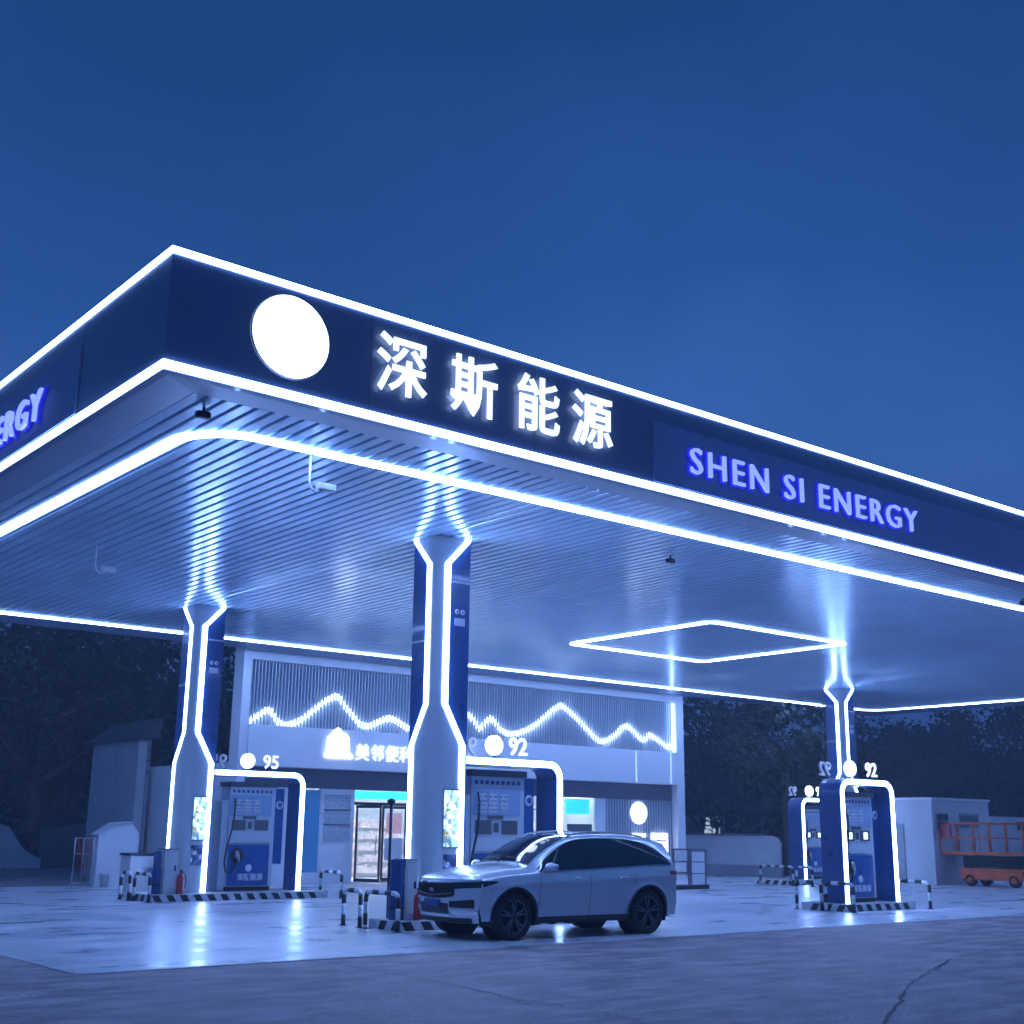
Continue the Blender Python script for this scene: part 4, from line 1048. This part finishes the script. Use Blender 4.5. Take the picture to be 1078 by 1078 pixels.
mb = MB()
for k in range(-10, 11):
    y = k * .046; mb.box(nose_x(y, .68) + .008, nose_x(y, .68) + .026, y - .014, y + .014, .668 + .004 * abs(k), .684 + .004 * abs(k))
mb.build('grille_studs', 'chrome', gr)
fpatch('grille_surround', 'chrome', -.53, .53, lambda y: .870, lambda y: .882, .012, 24, 1)
box('emblem', 'chrome', car, nose_x(0, .76) + .022, nose_x(0, .76) + .03, -.06, .06, .735, .785)
fpatch('lower_intake', 'black', -.40, .40, lambda y: .40, lambda y: .56, .006, 16, 3)
box('number_plate', 'barrel_blue', car, nose_x(0, .53) + .012, nose_x(0, .53) + .022, -.22, .22, .505, .615)
fpatch('skid_strip', 'chrome', -.42, .42, lambda y: .355, lambda y: .375, .010, 16, 1)
fpatch('lower_lip', 'plastic_dark', -.74, .74, lambda y: .272, lambda y: .345, .006, 24, 2)
# windscreen and rear glass lying on the surface
def top_patch(name, m, xa, xb, wf, off, nx=16, ny=16):
    mb = MB(); rows = []
    for i in range(nx + 1):
        x = xa + (xb - xa) * i / nx; zt = cr_(TOP, x); wr = cr_(WRF, x); wv = wf(x) * wr
        rows.append([(x, wv * (-1 + 2 * j / ny), zt - .05 + .05 * (1 - (min(.9999, abs(wv * (-1 + 2 * j / ny)) / wr)) ** 2) + off) for j in range(ny + 1)])
    return mb.grid(rows, True).build(name, m, car)
top_patch('windscreen', 'car_glass', .16, 1.02, lambda x: .97, .012)
top_patch('sunroof', 'car_glass', -1.0, .0, lambda x: .78, .008)
wp = MB()
for y0_, y1_ in ((.52, .02), (-.05, -.5)): wp.tube([(1.05, y0_, 1.185), (.98, (y0_ + y1_) / 2, 1.245), (.96, y1_, 1.262)], .009, 6)
wp.build('wiper', 'black', car)
mb = MB(); rows = []
for i in range(7):
    t = .10 + .78 * i / 6; hw_ = .47 + .12 * t; row = []
    for q in range(-8, 9):
        y = hw_ * q / 8; z0_ = 1.535 - .05 * min(1, (y / .56) ** 2); row.append((-2.10 * (1 - t) + tail_x(y, 1.10) * t - .012, y, z0_ + (1.10 - z0_) * t + .008))
    rows.append(row)
mb.grid(rows).build('rear_glass', 'car_glass', car)
MB().box(-2.24, -2.0, -.54, .54, 1.525, 1.55).build('spoiler', 'paint_car', car, .01)
box('rear_bumper_trim', 'plastic_dark', car, -2.392, -2.30, -.5, .5, .36, .48, bevel=.02)
# wheels
def make_wheel(c_, sg):
    yo = sg * .925; wy = .235
    prof = [(.255, 0), (.262, .004), (.31, .006), (.345, .0), (.362, -.02), (WR_, -.05), (WR_, -wy + .05), (.355, -wy + .01), (.30, -wy), (.25, -wy + .01)]
    tyre = MB().lathe([(r, sg * h) for r, h in prof], (0, 0, 0), 'y', 44).build('wheel', 'rubber', car); tyre.location = (c_, yo, WR_)
    rim = MB().lathe([(r, sg * h) for r, h in [(.235, -.19), (.235, -.02), (.25, -.002), (.262, -.004)]], (0, 0, 0), 'y', 44)
    rim.lathe([(0, -sg * .03), (.045, -sg * .03), (.055, -sg * .05)], (0, 0, 0), 'y', 20)
    for k in range(5):
        a = 2 * PI * k / 5 + .3
        for da in (-.17, .17):
            p0 = Vector((.035 * math.cos(a), 0, .035 * math.sin(a))); p1 = Vector((.245 * math.cos(a + da), 0, .245 * math.sin(a + da)))
            d = (p1 - p0).normalized(); nn = Vector((-d.z, 0, d.x)); q = [p0 + nn * .022, p0 - nn * .022, p1 - nn * .013, p1 + nn * .013]
            ya, yb = -sg * .045, -sg * .015
            rim.add([(v.x, ya, v.z) for v in q] + [(v.x, yb, v.z) for v in q], [(0, 1, 2, 3), (7, 6, 5, 4), (0, 4, 5, 1), (1, 5, 6, 2), (2, 6, 7, 3), (3, 7, 4, 0)])
    rim.build('rim', 'alloy', tyre)
    MB().lathe([(0, -sg * .10), (.17, -sg * .10), (.17, -sg * .13)], (0, 0, 0), 'y', 28).build('brake_disc', 'plastic_dark', tyre)
for c_ in (FA, RA):
    for sg in (1, -1): make_wheel(c_, sg)

# ------------------------------------------------------------------ haze volume added to lift the darks and spread LED glow
hz = bpy.data.materials.new('haze'); hz.use_nodes = True; nn_ = hz.node_tree.nodes; nn_.clear()
ho = nn_.new('ShaderNodeOutputMaterial'); pv = nn_.new('ShaderNodeVolumePrincipled'); hz.node_tree.links.new(pv.outputs[0], ho.inputs['Volume'])
pv.inputs['Color'].default_value = (.68, .80, 1, 1); pv.inputs['Density'].default_value = .0036; MAT['haze'] = hz
hb = MB().box(-430, 530, -90, 530, -1, 60).build('haze', 'haze'); tag(hb, kind='stuff')
